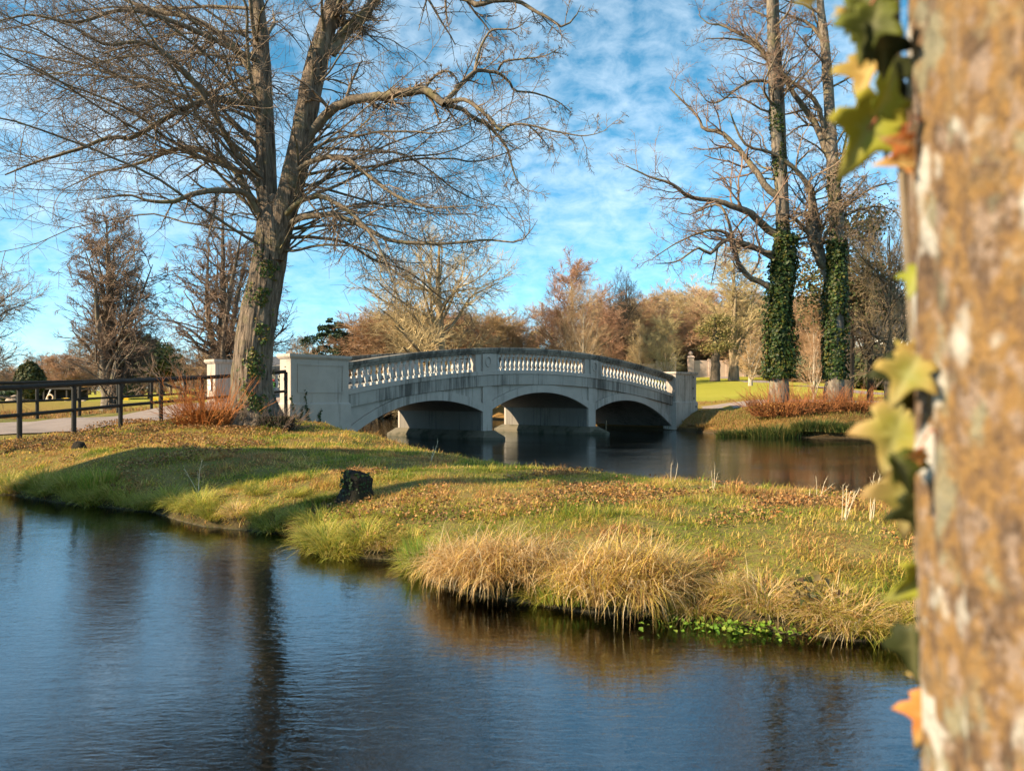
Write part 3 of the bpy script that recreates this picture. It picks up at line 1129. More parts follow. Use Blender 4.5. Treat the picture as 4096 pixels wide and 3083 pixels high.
limbs_px = [
    # long limb to the east with its knuckle, then the forks
    ([(1200, 590, -.4), (1309, 456, -.6), (1385, 411, -.8), (1480, 392, -1), (1575, 380, -1.2), (1682, 361, -1.4), (1733, 380, -1.5), (1777, 418, -1.6)], [.17, .15, .145, .14, .135, .13, .12, .11]),
    ([(1775, 415, -1.6), (1847, 335, -1.5), (1898, 288, -1.4), (1942, 285, -1.3), (1993, 294, -1.2), (2037, 329, -1.1), (2062, 364, -1), (2138, 373, -.8), (2227, 405, -.6), (2284, 449, -.5)], [.08, .075, .065, .055, .05, .042, .036, .03, .022, .01]),
    ([(1898, 288, -1.4), (1917, 209, -1.2), (1942, 152, -1.2), (1974, 120, -1.3), (2062, 114, -1.4), (2120, 70, -1.4)], [.05, .042, .036, .03, .02, .008]),
    ([(1993, 280, -1.2), (2018, 247, -1.5), (2088, 237, -1.7), (2176, 225, -1.9), (2233, 196, -2.0)], [.04, .034, .028, .02, .008]),
    ([(1785, 410, -1.6), (1860, 399, -1.9), (1917, 437, -2.1), (1967, 481, -2.3), (1999, 522, -2.4), (2037, 500, -2.5), (2113, 500, -2.6), (2214, 525, -2.7), (2341, 544, -2.8), (2430, 519, -2.9)], [.07, .062, .056, .05, .044, .038, .032, .025, .016, .006]),
    ([(2113, 500, -2.6), (2164, 551, -2.5), (2202, 598, -2.4)], [.028, .02, .008]),
    ([(1790, 420, -1.6), (1847, 437, -1.4), (1891, 468, -1.2), (1948, 500, -1.1), (1999, 551, -1), (2031, 601, -1), (2043, 646, -1), (2069, 722, -.9), (2113, 766, -.9)], [.075, .07, .064, .056, .048, .04, .032, .02, .008]),
    ([(1690, 365, -1.4), (1745, 300, -1.6), (1800, 288, -1.7), (1835, 330, -1.7)], [.05, .04, .03, .014]),
    # upper east limbs
    ([(1320, 215, -.3), (1372, 133, -.2), (1442, 76, 0), (1505, -5, .2), (1580, -110, .3), (1680, -220, .4)], [.20, .19, .17, .15, .13, .1]),
    ([(1560, -85, .3), (1700, -60, -.4), (1800, -20, -1), (1879, 0, -1.3), (1904, 20, -1.4), (1986, 3, -1.5), (2081, 9, -1.6), (2138, 44, -1.7), (2201, 76, -1.8), (2246, 108, -1.8), (2296, 76, -1.9), (2325, 20, -2)], [.11, .1, .09, .085, .085, .07, .06, .05, .042, .034, .022, .008]),
    # limbs to the west
    ([(1040, 425, .3), (950, 408, .0), (860, 402, -.3), (781, 414, -.6), (661, 475, -.9), (523, 553, -1.2), (445, 548, -1.4), (300, 601, -1.6), (144, 649, -1.8), (20, 700, -2)], [.11, .10, .095, .09, .08, .07, .06, .05, .036, .02]),
    ([(1020, 830, .2), (985, 757, .4), (937, 679, .8), (853, 625, 1.2), (769, 592, 1.5), (685, 601, 1.8), (601, 637, 2), (500, 670, 2.1), (400, 690, 2.2), (250, 760, 2.3)], [.13, .125, .12, .105, .09, .075, .06, .045, .034, .012]),
    ([(1030, 850, -.2), (985, 775, -.6), (889, 763, -1.2), (781, 775, -1.7), (697, 805, -2), (600, 805, -2.3), (510, 780, -2.5), (380, 800, -2.7)], [.11, .10, .09, .08, .065, .045, .03, .01]),
    ([(1051, 360, .3), (961, 216, .6), (871, 132, .9), (751, 66, 1.2), (631, 48, 1.4), (541, 18, 1.6), (420, -40, 1.8)], [.13, .12, .11, .095, .08, .065, .04]),
    ([(1040, 700, 0), (937, 601, -.6), (871, 480, -1.1), (799, 360, -1.5), (691, 240, -1.9), (601, 180, -2.2), (523, 168, -2.4), (420, 180, -2.6), (300, 110, -2.8), (150, 60, -3)], [.10, .095, .085, .078, .07, .06, .05, .042, .034, .014]),
    ([(1045, 250, .3), (900, 180, -.5), (700, 90, -1.2), (500, 40, -1.8), (300, 90, -2.2), (120, 60, -2.5), (-60, 100, -2.7)], [.09, .085, .075, .06, .045, .034, .012]),
    # low drooping limbs over the river
    ([(1150, 900, -.3), (1230, 865, -.8), (1340, 862, -1.2), (1440, 900, -1.5), (1560, 960, -1.8), (1760, 975, -2.1), (1950, 960, -2.3), (2080, 965, -2.5), (2150, 880, -2.7)], [.10, .095, .085, .075, .06, .045, .032, .02, .006]),
    ([(1165, 950, 0), (1260, 950, .5), (1380, 970, 1), (1500, 1040, 1.4), (1640, 1090, 1.7), (1780, 1200, 2), (1900, 1220, 2.2)], [.06, .055, .05, .04, .03, .02, .006]),
    ([(1140, 860, -.5), (1210, 800, -1), (1300, 790, -1.6), (1400, 850, -2.1), (1480, 930, -2.5), (1540, 1040, -2.9), (1590, 1170, -3.2)], [.09, .085, .075, .06, .045, .03, .008]),
    ([(1160, 700, -.4), (1260, 640, -1), (1370, 630, -1.5), (1470, 700, -2), (1580, 780, -2.4), (1720, 830, -2.8), (1900, 820, -3)], [.09, .085, .075, .06, .045, .03, .008]),
]
lim = [resample(wp_(p), r, 26, rg, .10) for p, r in limbs_px]
LP, LR, LL = stack(lim)
sets = [(LP, LR, 7)]
# extra primaries sprouting all round both stems
prim = []
for base_, kk, az0, azs in ((lk, 20, 180, 100), (rk, 18, 0, 105)):
    p, r, ln = base_
    K = p.shape[1]
    ts = np.sort(rg.uniform(.04, .95, kk))
    P = np.stack([np.array([np.interp(x, np.linspace(0, 1, K), p[0, :, c]) for x in ts]) for c in range(3)], -1)
    rr = np.array([np.interp(x, np.linspace(0, 1, K), r[0]) for x in ts])
    az = np.radians(az0 + rg.uniform(-azs, azs, kk))
    el = np.radians(rg.uniform(-5, 38, kk))
    D = np.stack([np.cos(az) * np.cos(el), np.sin(az) * np.cos(el), np.sin(el)], -1)
    # keep the open sky between the lime and the far trees
    ln_ = rg.uniform(4.4, 10.5, kk) * (1.05 - .40 * ts) * (1.0 if az0 else .85)
    east = (D[:, 0] > .2) & (P[:, 2] > 7)
    ln_ = np.where(east, ln_ * .52, ln_)
    pr = grow(rg, P, D, ln_, np.minimum(rr * .28, .072), 18, .10, lambda f: .09 - .22 * f if f < .65 else .03, .12)
    prim.append((pr[0], pr[1], ln_))
# long western boughs arching out over the path, and low eastern ones drooping over the water
for base_, kk, azr, elr, lr_, tr_, upf in ((lk, 20, (148, 222), (-4, 34), (8.0, 11.5), (.04, .5), lambda f: .045 - .17 * f if f < .72 else .05),
                                           (rk, 12, (-35, 40), (0, 30), (5.0, 8.4), (.02, .20), lambda f: .03 - .19 * f if f < .68 else .10)):
    p, r, ln = base_
    K = p.shape[1]
    ts = np.linspace(tr_[0], tr_[1], kk)
    P = np.stack([np.array([np.interp(x, np.linspace(0, 1, K), p[0, :, c]) for x in ts]) for c in range(3)], -1)
    az = np.radians(rg.uniform(azr[0], azr[1], kk))
    el = np.radians(rg.uniform(elr[0], elr[1], kk))
    D = np.stack([np.cos(az) * np.cos(el), np.sin(az) * np.cos(el), np.sin(el)], -1)
    ln_ = rg.uniform(lr_[0], lr_[1], kk)
    pr = grow(rg, P, D, ln_, rg.uniform(.03, .065, kk), 18, .085, upf, .14)
    prim.append((pr[0], pr[1], ln_))
PP, PR, PL = stack(prim)
sets.append((PP, PR, 5))
lv = [dict(k=11, n=8, s=3, tr=(.25, 1), ang=(30, 75), lf=(.22, .48), w=.12, up=lambda f: -.06 + .10 * f, rf=.5, rmin=.012, tip=.35, max=3.8),
      dict(k=7, n=4, s=3, ang=(30, 70), lf=(.28, .55), w=.13, up=.0, rf=.6, rmin=.008, tip=.5, max=1.5),
      dict(k=3, n=2, s=3, ang=(30, 70), lf=(.4, .75), w=.14, up=.01, rf=.75, rmin=.0062, tip=.6, max=.8)]
AP = LP[:, :]
s1 = []
branchlets(rg, PP, PR, PL, lv, s1)
lv2 = [dict(lv[0], k=15, lf=(.10, .32), tr=(.12, 1), max=2.4), dict(lv[1], k=7), dict(lv[2], k=4)]
branchlets(rg, LP, LR, LL, lv2, s1)
# drooping whips low on the trunk, to the east and west
kk = 48
ts = rg.uniform(0.0, .45, kk)
side_ = np.where(rg.uniform(0, 1, kk) < .55, 0, 180)
stem = np.where(side_ == 0, 1, 0)
P = np.empty((kk, 3))
for j in range(kk):
    p = (lk, rk)[stem[j]][0][0]
    P[j] = p[int(ts[j] * (len(p) - 1))]
az = np.radians(side_ + rg.uniform(-75, 75, kk))
el = np.radians(rg.uniform(10, 55, kk))
D = np.stack([np.cos(az) * np.cos(el), np.sin(az) * np.cos(el), np.sin(el)], -1)
ln_ = rg.uniform(2.4, 6.8, kk) * np.where(ts > .22, .75, 1.0) * np.where(side_ == 180, 1.4, 1.0)
wp2 = grow(rg, P, D, ln_, rg.uniform(.020, .048, kk), 16, .11, lambda f: .04 - .20 * f if f < .7 else .07, .2)
sets.append((wp2[0], wp2[1], 4))
branchlets(rg, wp2[0], wp2[1], ln_, [dict(k=11, n=6, s=3, ang=(20, 55), lf=(.18, .42), w=.10, up=-.03, rf=.6, rmin=.009, tip=.4, max=1.8),
                                     dict(k=6, n=2, s=3, ang=(25, 60), lf=(.25, .5), w=.12, up=.02, rf=.7, rmin=.0065, tip=.5, max=.6)], s1)
v, q = tubes([(shift(p, TB), r, s_) for p, r, s_ in sets])
obj('limbs', npmesh('lime_limbs', v, quads=q, smooth=True), M['limb'], lime)
v, q = tubes([(shift(p, TB), r, s_) for p, r, s_ in s1])
obj('crown', npmesh('lime_crown', v, quads=q), M['twig'], lime)


# ---- leaves as small quads / lobed shapes
def leaf_cards(rng, C, Nrm, size, cols, fold=.25):
    """kite-shaped leaves, two triangles folded along the midrib"""
    n = len(C)
    Nrm = unit(Nrm)
    a = unit(np.cross(Nrm, rng.normal(0, 1, (n, 3))))
    b_ = np.cross(Nrm, a)
    s = size[:, None]
    tipv = C + a * s * .62 - Nrm * s * .08
    base = C - a * s * .45
    l = C + b_ * s * .44 + Nrm * s * fold * .3
    r = C - b_ * s * .44 + Nrm * s * fold * .3
    V_ = np.stack([base, r, tipv, l], 1).reshape(-1, 3)
    i = np.arange(n) * 4
    T_ = np.concatenate([np.stack([i, i + 1, i + 2], -1), np.stack([i, i + 2, i + 3], -1)])
    return V_, T_, np.repeat(cols, 4, axis=0)


def ivy_on(rng, pts, rad, n, size, t0, t1, arc=None, off=(.02, .14), palette=None, clump=3.0, thr=.35, seed=0):
    K = pts.shape[1]
    tt = rng.uniform(t0, t1, n)
    s = np.clip(tt * (K - 1), 0, K - 1.001)
    i = s.astype(int)
    f = (s - i)[:, None]
    P = pts[0, i] * (1 - f) + pts[0, i + 1] * f
    rr = rad[0, i] * (1 - f[:, 0]) + rad[0, i + 1] * f[:, 0]
    az = rng.uniform(0, 2 * np.pi, n) if arc is None else np.radians(rng.normal(arc[0], arc[1], n))
    dirn = np.stack([np.cos(az), np.sin(az), np.zeros(n)], -1)
    bul = -.5 + 3.0 * fbm(np.stack([np.cos(az) * 1.2, np.sin(az) * 1.2, P[:, 2] * .55], -1), seed + 3, 2)
    C = P + dirn * (rr + rng.uniform(off[0], off[1], n) * bul)[:, None]
    keep = fbm(C * clump, seed + 40, 2) > thr
    C, dirn = C[keep], dirn[keep]
    n = len(C)
    Nrm = dirn + rng.normal(0, .45, (n, 3)) + np.array([0, 0, .35])
    c = np.array(palette)[rng.integers(0, len(palette), n)] * rng.uniform(.7, 1.3, (n, 1))
    return leaf_cards(rng, C, Nrm, rng.uniform(size[0], size[1], n), c)


IVY = [(.035, .07, .015), (.05, .095, .02), (.03, .055, .014), (.09, .12, .025), (.13, .12, .02)]
Va, Ta, Ca = [], [], []
bs = 0
for args in (dict(n=1500, size=(.05, .10), t0=.1, t1=.72, arc=(-70, 16), off=(-.02, .06), thr=.50, clump=2.2),
             dict(n=900, size=(.05, .10), t0=.0, t1=.5, arc=(-40, 30), off=(-.02, .08), thr=.55, clump=2.2, seed=4),
             dict(n=300, size=(.05, .09), t0=.45, t1=.8, arc=(-120, 20), off=(-.02, .08), thr=.55, clump=2.2, seed=7)):
    v, t_, c = ivy_on(rg, tk[0], tk[1] * 1.02, palette=IVY + [(.18, .13, .03)], **args)
    Va.append(v)
    Ta.append(t_ + bs)
    Ca.append(c)
    bs += len(v)
obj('ivy', npmesh('lime_ivy', np.concatenate(Va) - TB, tris=np.concatenate(Ta), colors=np.concatenate(Ca)), M['ivy'], lime)

# ---- the two ivy-clad trees on the far bank
def ivied_tree(base_xy, stems, limbs, label, seed, d, ivy_n, ivy_top, off_=(.03, .4)):
    rng = np.random.default_rng(seed)
    B = np.array([base_xy[0], base_xy[1], gz(*base_xy) - .1])
    root = empty('ivy_clad_tree', B)
    tag(root, label, 'tree')
    vs, qs, bs_ = [], [], 0
    stl = []
    for k, (pp, rr) in enumerate(stems):
        P = [pt(x, y, d + dd) for x, y, dd in pp]
        if k == 0:
            P = [B] + P
            rr = [rr[0] * 1.35] + rr
        st = resample(P, rr, 60, rng, .03)
        stl.append(st)
        v_, q_ = bark_tube(st[0], st[1], 20, .25, seed, 0)
        vs.append(v_)
        qs.append(q_ + bs_)
        bs_ += len(v_)
    obj('trunk', npmesh('ivied_trunk', np.concatenate(vs) - B, quads=np.concatenate(qs), smooth=True), M['bark_pale'], root)
    lm = []
    for p, r in limbs:
        Pl = [pt(x, y, d + dd) for x, y, dd in p]
        best = None
        for stp, _, _ in stl:
            c_ = stp[0][stp[0][:, 2] < Pl[0][2] - .25]
            if len(c_):
                q_ = c_[np.argmin(np.linalg.norm(c_ - Pl[0], axis=1))]
                if best is None or np.linalg.norm(q_ - Pl[0]) < np.linalg.norm(best - Pl[0]):
                    best = q_
        lm.append(resample([best] + Pl, [r[0] * 1.15] + list(r), 22, rng, .14))
    st_ = []
    A = stack(lm)
    st_.append((A[0], A[1], 6))
    pr_ = []
    for p, r, ln in stl:
        kk_ = 26
        K = p.shape[1]
        ts_ = np.sort(rng.uniform(.3, .97, kk_))
        P = np.stack([np.array([np.interp(x, np.linspace(0, 1, K), p[0, :, c]) for x in ts_]) for c in range(3)], -1)
        rr_ = np.array([np.interp(x, np.linspace(0, 1, K), r[0]) for x in ts_])
        az_ = rng.uniform(0, 2 * np.pi, kk_)
        el_ = np.radians(rng.uniform(5, 50, kk_))
        D = np.stack([np.cos(az_) * np.cos(el_), np.sin(az_) * np.cos(el_), np.sin(el_)], -1)
        l_ = rng.uniform(1.6, 4.6, kk_)
        g_ = grow(rng, P, D, l_, np.minimum(rr_ * .3, .07), 10, .16, .02, .2)
        pr_.append((g_[0], g_[1], l_))
    Pm = stack(pr_)
    st_.append((Pm[0], Pm[1], 5))
    tw = []
    lv_ = [dict(k=11, n=6, s=3, ang=(35, 75), lf=(.16, .40), w=.2, up=.03, rf=.5, rmin=.016, tip=.35, max=2.6),
           dict(k=6, n=4, s=3, ang=(30, 65), lf=(.3, .6), w=.18, up=.03, rf=.6, rmin=.012, tip=.5, max=1.3),
           dict(k=4, n=1, s=3, ang=(30, 65), lf=(.35, .65), w=.18, up=.02, rf=.75, rmin=.009, tip=.6, max=.7)]
    branchlets(rng, *A, [dict(lv_[0], k=17, lf=(.12, .36), max=3.2), lv_[1], lv_[2]], tw)
    branchlets(rng, *Pm, [dict(lv_[0], k=8), lv_[1], lv_[2]], tw)
    v_, q_ = tubes([(shift(p, B), r, s_) for p, r, s_ in st_])
    obj('limbs', npmesh('ivied_limbs', v_, quads=q_, smooth=True), M['limb'], root)
    v_, q_ = tubes([(shift(p, B), r, s_) for p, r, s_ in tw])
    obj('crown', npmesh('ivied_crown', v_, quads=q_), M['twig_grey'], root)
    st0 = stl[0]
    v_, t_, c_ = ivy_on(rng, st0[0], st0[1], ivy_n, (.07, .22), .07, ivy_top, None, off_, [tuple(q_ * .72 for q_ in c3) for c3 in IVY], 1.1, .31, seed)
    v2, t2, c2 = ivy_on(rng, st0[0], st0[1] * .9, ivy_n // 4, (.08, .16), ivy_top - .03, ivy_top + .24, None, (.0, .14), [tuple(q_ * .75 for q_ in c3) for c3 in IVY], .8, .46, seed)
    obj('ivy', npmesh('ivy_mass', np.concatenate([v_, v2]) - B, tris=np.concatenate([t_, t2 + len(v_)]), colors=np.concatenate([c_, c2])), M['ivy'], root)
    return root


z3 = lambda x, y: (2450 + .7807 * x, .7807 * y)
lA = [(z3(800, 1180), 0), (z3(700, 1090), -.5), (z3(620, 1060), -.8), (z3(530, 1030), -1), (z3(400, 1010), -1.3), (z3(300, 940), -1.6), (z3(200, 910), -1.8), (z3(70, 850), -2)]
lB = [(z3(790, 960), 0), (z3(720, 860), .5), (z3(650, 770), 1), (z3(560, 680), 1.3), (z3(470, 665), 1.5), (z3(440, 600), 1.7), (z3(340, 500), 1.9), (z3(290, 450), 2)]
lC = [(z3(790, 1300), 0), (z3(650, 1240), -.6), (z3(570, 1235), -.9), (z3(500, 1300), -1.1), (z3(440, 1270), -1.3), (z3(330, 1340), -1.5), (z3(220, 1350), -1.7)]
lD = [(z3(700, 1420), -.2), (z3(640, 1330), -.6), (z3(600, 1210), -.9), (z3(520, 1180), -1.2), (z3(430, 1200), -1.5), (z3(320, 1250), -1.7), (z3(200, 1330), -1.9)]
lG = [(z3(640, 1245), -.3), (z3(590, 1120), -.1), (z3(540, 1050), .2), (z3(440, 1080), .4), (z3(390, 1100), .5), (z3(300, 1075), .6)]
lH = [(z3(800, 320), 0), (z3(730, 215), .6), (z3(640, 170), 1), (z3(560, 130), 1.3), (z3(490, 120), 1.5), (z3(440, 75), 1.6)]
lI = [(z3(800, 420), 0), (z3(700, 420), -.6), (z3(620, 470), -1), (z3(540, 525), -1.3), (z3(480, 515), -1.5), (z3(440, 450), -1.6)]
flat = lambda l: [(a[0], a[1], dd) for a, dd in l]
rads = lambda r0, n: list(np.linspace(1, .12, n) ** 1.0 * r0)
ivied_tree((14.75, 44.0), [([(3118, 1500, 0), (3116, 1300, 0), (3128, 1100, 0), (3128, 830, 0), (3108, 560, 0), (3092, 280, 0), (3083, 0, 0), (3075, -250, 0), (3070, -500, 0)], [.5, .46, .40, .33, .30, .27, .22, .14, .03]),
                           ([(3150, 1180, .4), (3148, 1000, .5), (3140, 760, .5), (3126, 430, .5), (3112, 180, .4), (3105, -100, .4), (3100, -400, .4)], [.22, .2, .19, .18, .15, .1, .03])],
           [(flat(lA), rads(.22, 8)), (flat(lB), rads(.19, 8)), (flat(lC), rads(.17, 7)), (flat(lD), rads(.15, 7)), (flat(lG), rads(.11, 6)), (flat(lH), rads(.13, 6)), (flat(lI), rads(.10, 6))],
           'tall bare tree with thick ivy round its trunk and long limbs reaching over the river', 31, 44.0, 12000, .335, (.02, .38))
mE = [(z3(1060, 1340), 0), (z3(1010, 1180), 0), (z3(1020, 1040), -.2), (z3(990, 930), -.4), (z3(880, 820), -.6), (z3(790, 775), -.8), (z3(680, 740), -1), (z3(620, 620), -1.2), (z3(600, 560), -1.3)]
mF = [(z3(1100, 780), 0), (z3(1030, 620), .4), (z3(940, 500), .8), (z3(830, 330), 1.2), (z3(720, 230), 1.4), (z3(620, 200), 1.5), (z3(480, 200), 1.6)]
mG = [(z3(1095, 700), 0), (z3(1040, 520), -.3), (z3(920, 420), -.6), (z3(830, 330), -.9), (z3(700, 260), -1.2)]
mH = [(z3(1060, 180), 0), (z3(1000, 120), .3), (z3(880, 70), .6), (z3(780, 30), .8)]
mI = [(z3(1000, 1190), 0), (z3(930, 1120), -.8), (z3(860, 1100), -1.1), (z3(760, 1120), -1.4)]
mJ = [(z3(1170, 1080), 0), (z3(1260, 1010), .3), (z3(1340, 960), .5), (z3(1460, 930), .7)]
mK = [(z3(1180, 1110), 0), (z3(1280, 1070), -.3), (z3(1380, 1060), -.5), (z3(1480, 1100), -.7)]
mL = [(z3(1150, 1000), 0), (z3(1175, 830), 0), (z3(1200, 700), .2), (z3(1240, 560), .3)]
ivied_tree((17.9, 44.4), [([(3338, 1500, 0), (3340, 1300, 0), (3345, 1100, 0), (3345, 900, 0), (3335, 720, 0), (3320, 480, 0), (3305, 230, 0), (3280, 0, 0), (3268, -250, 0), (3260, -450, 0)], [.48, .46, .44, .38, .34, .30, .26, .2, .12, .03]),
                          ([(3325, 1150, .3), (3285, 1020, .4), (3262, 860, .5), (3240, 740, .4)], [.26, .22, .2, .14])],
           [(flat(mE), rads(.2, 9)), (flat(mF), rads(.2, 7)), (flat(mG), rads(.16, 5)), (flat(mH), rads(.12, 4)), (flat(mI), rads(.13, 4)), (flat(mJ), rads(.11, 4)), (flat(mK), rads(.10, 4)), (flat(mL), rads(.13, 4))],
           'tall bare tree with dark ivy on its trunk growing behind the orange thicket', 37, 44.4, 7000, .33, (.0, .20))


# ------------------------------------------------------------------ procedural bare trees used in the middle distance and beyond
def bare_tree_meshes(seed, H, r0, style):
    rng = np.random.default_rng(seed)
    sets_t, tw = [], []
    extra = None
    if style == 'spread':      # short bole, wide dome
        tr = resample([(0, 0, -.3), (.1, 0, H * .12), (0, .1, H * .25), (.2, 0, H * .45), (0, 0, H * .7), (.1, 0, H * .95)], [r0 * 1.3, r0, r0 * .9, r0 * .6, r0 * .35, r0 * .08], 20, rng, .1)
        nP, zr0, el, ll = 26, (.16, .8), (10, 65), (.42, .62)
        upf = lambda f: .03
    elif style == 'upright':   # tall narrow lime
        tr = resample([(0, 0, -.3), (.1, .1, H * .12), (-.1, 0, H * .28), (.15, .1, H * .55), (0, 0, H)], [r0 * 1.3, r0 * .95, r0 * .8, r0 * .4, r0 * .06], 20, rng, .1)
        nP, zr0, el, ll = 30, (.14, .95), (15, 62), (.20, .36)
        upf = lambda f: .03
        a4 = rng.uniform(0, 6.28, 5)
        k4 = grow(rng, np.array([[0, 0, H * q4] for q4 in (.06, .12, .18, .24, .32)]), np.stack([np.cos(a4) * .22, np.sin(a4) * .22, np.ones(5)], -1), H * np.array([.62, .7, .66, .6, .56]), np.full(5, r0 * .5), 12, .06, .02, .1)
        sets_t.append((k4[0], k4[1], 7))
        q4 = spawn(rng, k4[0], k4[1], H * np.full(5, .62), 12, (.15, 1), (35, 75), (.25, .45), .4, .5, .04)
        k5 = grow(rng, q4[0], q4[1], q4[2], q4[3], 9, .13, .0, .2)
        sets_t.append((k5[0], k5[1], 4))
        extra = (k5[0], k5[1], q4[2])
    elif style == 'stems':     # cluster of slim pale stems
        tr = resample([(0, 0, -.3), (.1, 0, H * .4), (0, .1, H * .95)], [r0, r0 * .7, r0 * .1], 14, rng, .1)
        nP, zr0, el, ll = 26, (.02, .9), (58, 82), (.5, .7)
        upf = lambda f: .02
    else:                      # 'bushy': dense twiggy dome from near the ground
        tr = resample([(0, 0, -.3), (.1, 0, H * .3), (0, .1, H * .85)], [r0, r0 * .7, r0 * .1], 14, rng, .1)
        nP, zr0, el, ll = 38, (.03, .9), (10, 75), (.32, .5)
        upf = lambda f: .02
    sets_t.append((tr[0], tr[1], 10))
    p, r, ln = tr
    K = p.shape[1]
    ts_ = np.sort(rng.uniform(zr0[0], zr0[1], nP))
    P = np.stack([np.array([np.interp(x, np.linspace(0, 1, K), p[0, :, c]) for x in ts_]) for c in range(3)], -1)
    rr_ = np.array([np.interp(x, np.linspace(0, 1, K), r[0]) for x in ts_])
    az_ = rng.uniform(0, 2 * np.pi, nP)
    el_ = np.radians(rng.uniform(el[0], el[1], nP))
    D = np.stack([np.cos(az_) * np.cos(el_), np.sin(az_) * np.cos(el_), np.sin(el_)], -1)
    l_ = H * rng.uniform(ll[0], ll[1], nP) * (1.12 - .62 * ts_)
    g_ = grow(rng, P, D, l_, np.maximum(rr_ * .42, .03), 10, .15, upf, .2)
    sets_t.append((g_[0], g_[1], 5))
    sc = H / 15
    m_ = {'spread': (10, 7, 4), 'upright': (8, 6, 4), 'stems': (9, 7, 4), 'bushy': (9, 8, 5)}[style]
    if style == 'bushy':
        sc *= 1.02
    lv_ = [dict(k=m_[0], n=5, s=3, ang=(30, 70), lf=(.26, .5), w=.17, up=.025, rf=.5, rmin=.024 * sc, tip=.35),
           dict(k=m_[1], n=3, s=3, ang=(22, 52), lf=(.38, .7), w=.13, up=.05, rf=.6, rmin=.016 * sc, tip=.5),
           dict(k=m_[2], n=1, s=3, ang=(15, 45), lf=(.5, .95), w=.10, up=.05, rf=.75, rmin=.0115 * sc, tip=.5)]
    branchlets(rng, g_[0], g_[1], l_, lv_, tw)
    if extra is not None:
        branchlets(rng, *extra, [dict(lv_[0], k=5), dict(lv_[1], k=5), lv_[2]], tw)
    v_, q_ = tubes(sets_t)
    a_ = npmesh('bare_' + style + '_trunk', v_, quads=q_, smooth=True)
    v_, q_ = tubes(tw)
    b_ = npmesh('bare_' + style + '_crown', v_, quads=q_)
    return a_, b_


STY = {'spread': bare_tree_meshes(101, 15, .55, 'spread'), 'upright': bare_tree_meshes(102, 17, .5, 'upright'), 'upright2': bare_tree_meshes(112, 16, .5, 'upright'),
       'stems': bare_tree_meshes(103, 13, .2, 'stems'), 'bushy': bare_tree_meshes(104, 11, .28, 'bushy'), 'bushy2': bare_tree_meshes(105, 10, .25, 'bushy')}
STH = {}
for k_, (a_, b_) in STY.items():
    co_ = np.empty(len(b_.vertices) * 3, dtype=np.float32)
    b_.vertices.foreach_get('co', co_)
    STH[k_] = float(np.percentile(co_[2::3], 97.5))
for a_, b_ in STY.values():
    a_.materials.append(M['trunk_tan'])
    b_.materials.append(M['twig_tan'])


def plant_tree(name, sty, px, ytop, d, label, twig='twig_tan', trunk='trunk_tan', wide=1.0, rot=None, group=None, cat='tree'):
    x = (px - 2048) / F * d
    g = gz(x, d) - .1
    top = EYE - (ytop - HOR) / F * d
    s = (top - g) / STH[sty]
    root = empty(name, (x, d, g), rot if rot is not None else RNG.uniform(0, 6.28))
    root.scale = (s * wide, s * wide, s)
    tag(root, label, cat, group)
    for nm, me, mt in (('trunk', STY[sty][0], trunk), ('crown', STY[sty][1], twig)):
        o = bpy.data.objects.new(nm, me)
        COL.objects.link(o)
        o.parent = root
        o.material_slots[0].link = 'OBJECT'
        o.material_slots[0].material = M[mt]
    return root


# single trees that stand out
plant_tree('lime_tree', 'upright', 425, 850, 66, 'tall narrow bare tree standing in the field behind the path fence', 'twig_grey', 'bark_pale', 1.12, .4)
plant_tree('lime_tree', 'upright2', 455, 960, 67, 'shorter bare tree rising beside the tall narrow one in the field', 'twig_grey', 'bark', .9, 2.0)
plant_tree('lime_tree', 'upright2', 890, 780, 56, 'bare tree directly behind the white end pillar, seen left of the lime trunk', 'twig_grey', 'bark', 1.1, 1.2)
plant_tree('lime_tree', 'spread', -120, 1020, 70, 'bare spreading tree at the field edge whose branch tips overhang the fence', 'twig_grey', 'bark_dark', 1.05, .9)
plant_tree('oak_tree', 'spread', 1752, 930, 74, 'wide domed bare oak rising directly behind the crown of the bridge', 'twig_olive', 'trunk_tan', 1.05, .3)
plant_tree('birch_tree', 'stems', 2072, 1240, 96, 'slight pale grey tree in the gap between the oak and the rusty tree', 'twig_grey', 'trunk_white', .8, .1)
plant_tree('beech_tree', 'bushy', 2290, 1050, 84, 'large rust-brown twiggy tree behind the bridge parapet', 'twig_rust', 'trunk_tan', .95, 1.0)
plant_tree('ash_tree', 'stems', 2335, 1120, 78, 'clump of slim pale stems in front of the rust-brown tree', 'twig_olive', 'trunk_white', .75, 2.2)
plant_tree('oak_tree', 'spread', 2505, 1100, 100, 'dark gaunt bare tree with forked top standing alone against the sky', 'bark_dark', 'bark_dark', .55, .7)
plant_tree('plane_tree', 'upright', 2935, 985, 92, 'tall bare tree with a pale fluted trunk on the lawn before the wall', 'twig_olive', 'trunk_tan', 1.25, .2)
plant_tree('birch_tree', 'upright2', 3003, 1340, 76, 'small young tree with a white trunk on the far lawn', 'twig_rust', 'trunk_white', 1.3, 1.4)
plant_tree('maple_tree', 'stems', 3255, 1180, 57, 'pale forked tree standing between the two ivy-clad trees', 'twig_tan', 'trunk_white', .8, .6)
plant_tree('orchard_tree', 'stems', 2665, 1250, 88, 'greenish many-stemmed tree just past the end pedestal of the bridge', 'twig_olive', 'trunk_tan', .9, 2.6)
plant_tree('orchard_tree', 'stems', 2560, 1290, 90, 'thin pale-stemmed tree behind the lower end of the balustrade', 'twig_olive', 'trunk_white', .8, 4.6)
plant_tree('lime_tree', 'upright', 1188, 1352, 190, 'tiny rounded bare tree far off above the pedestal cap', 'twig_grey', 'bark', 1.3, .6)

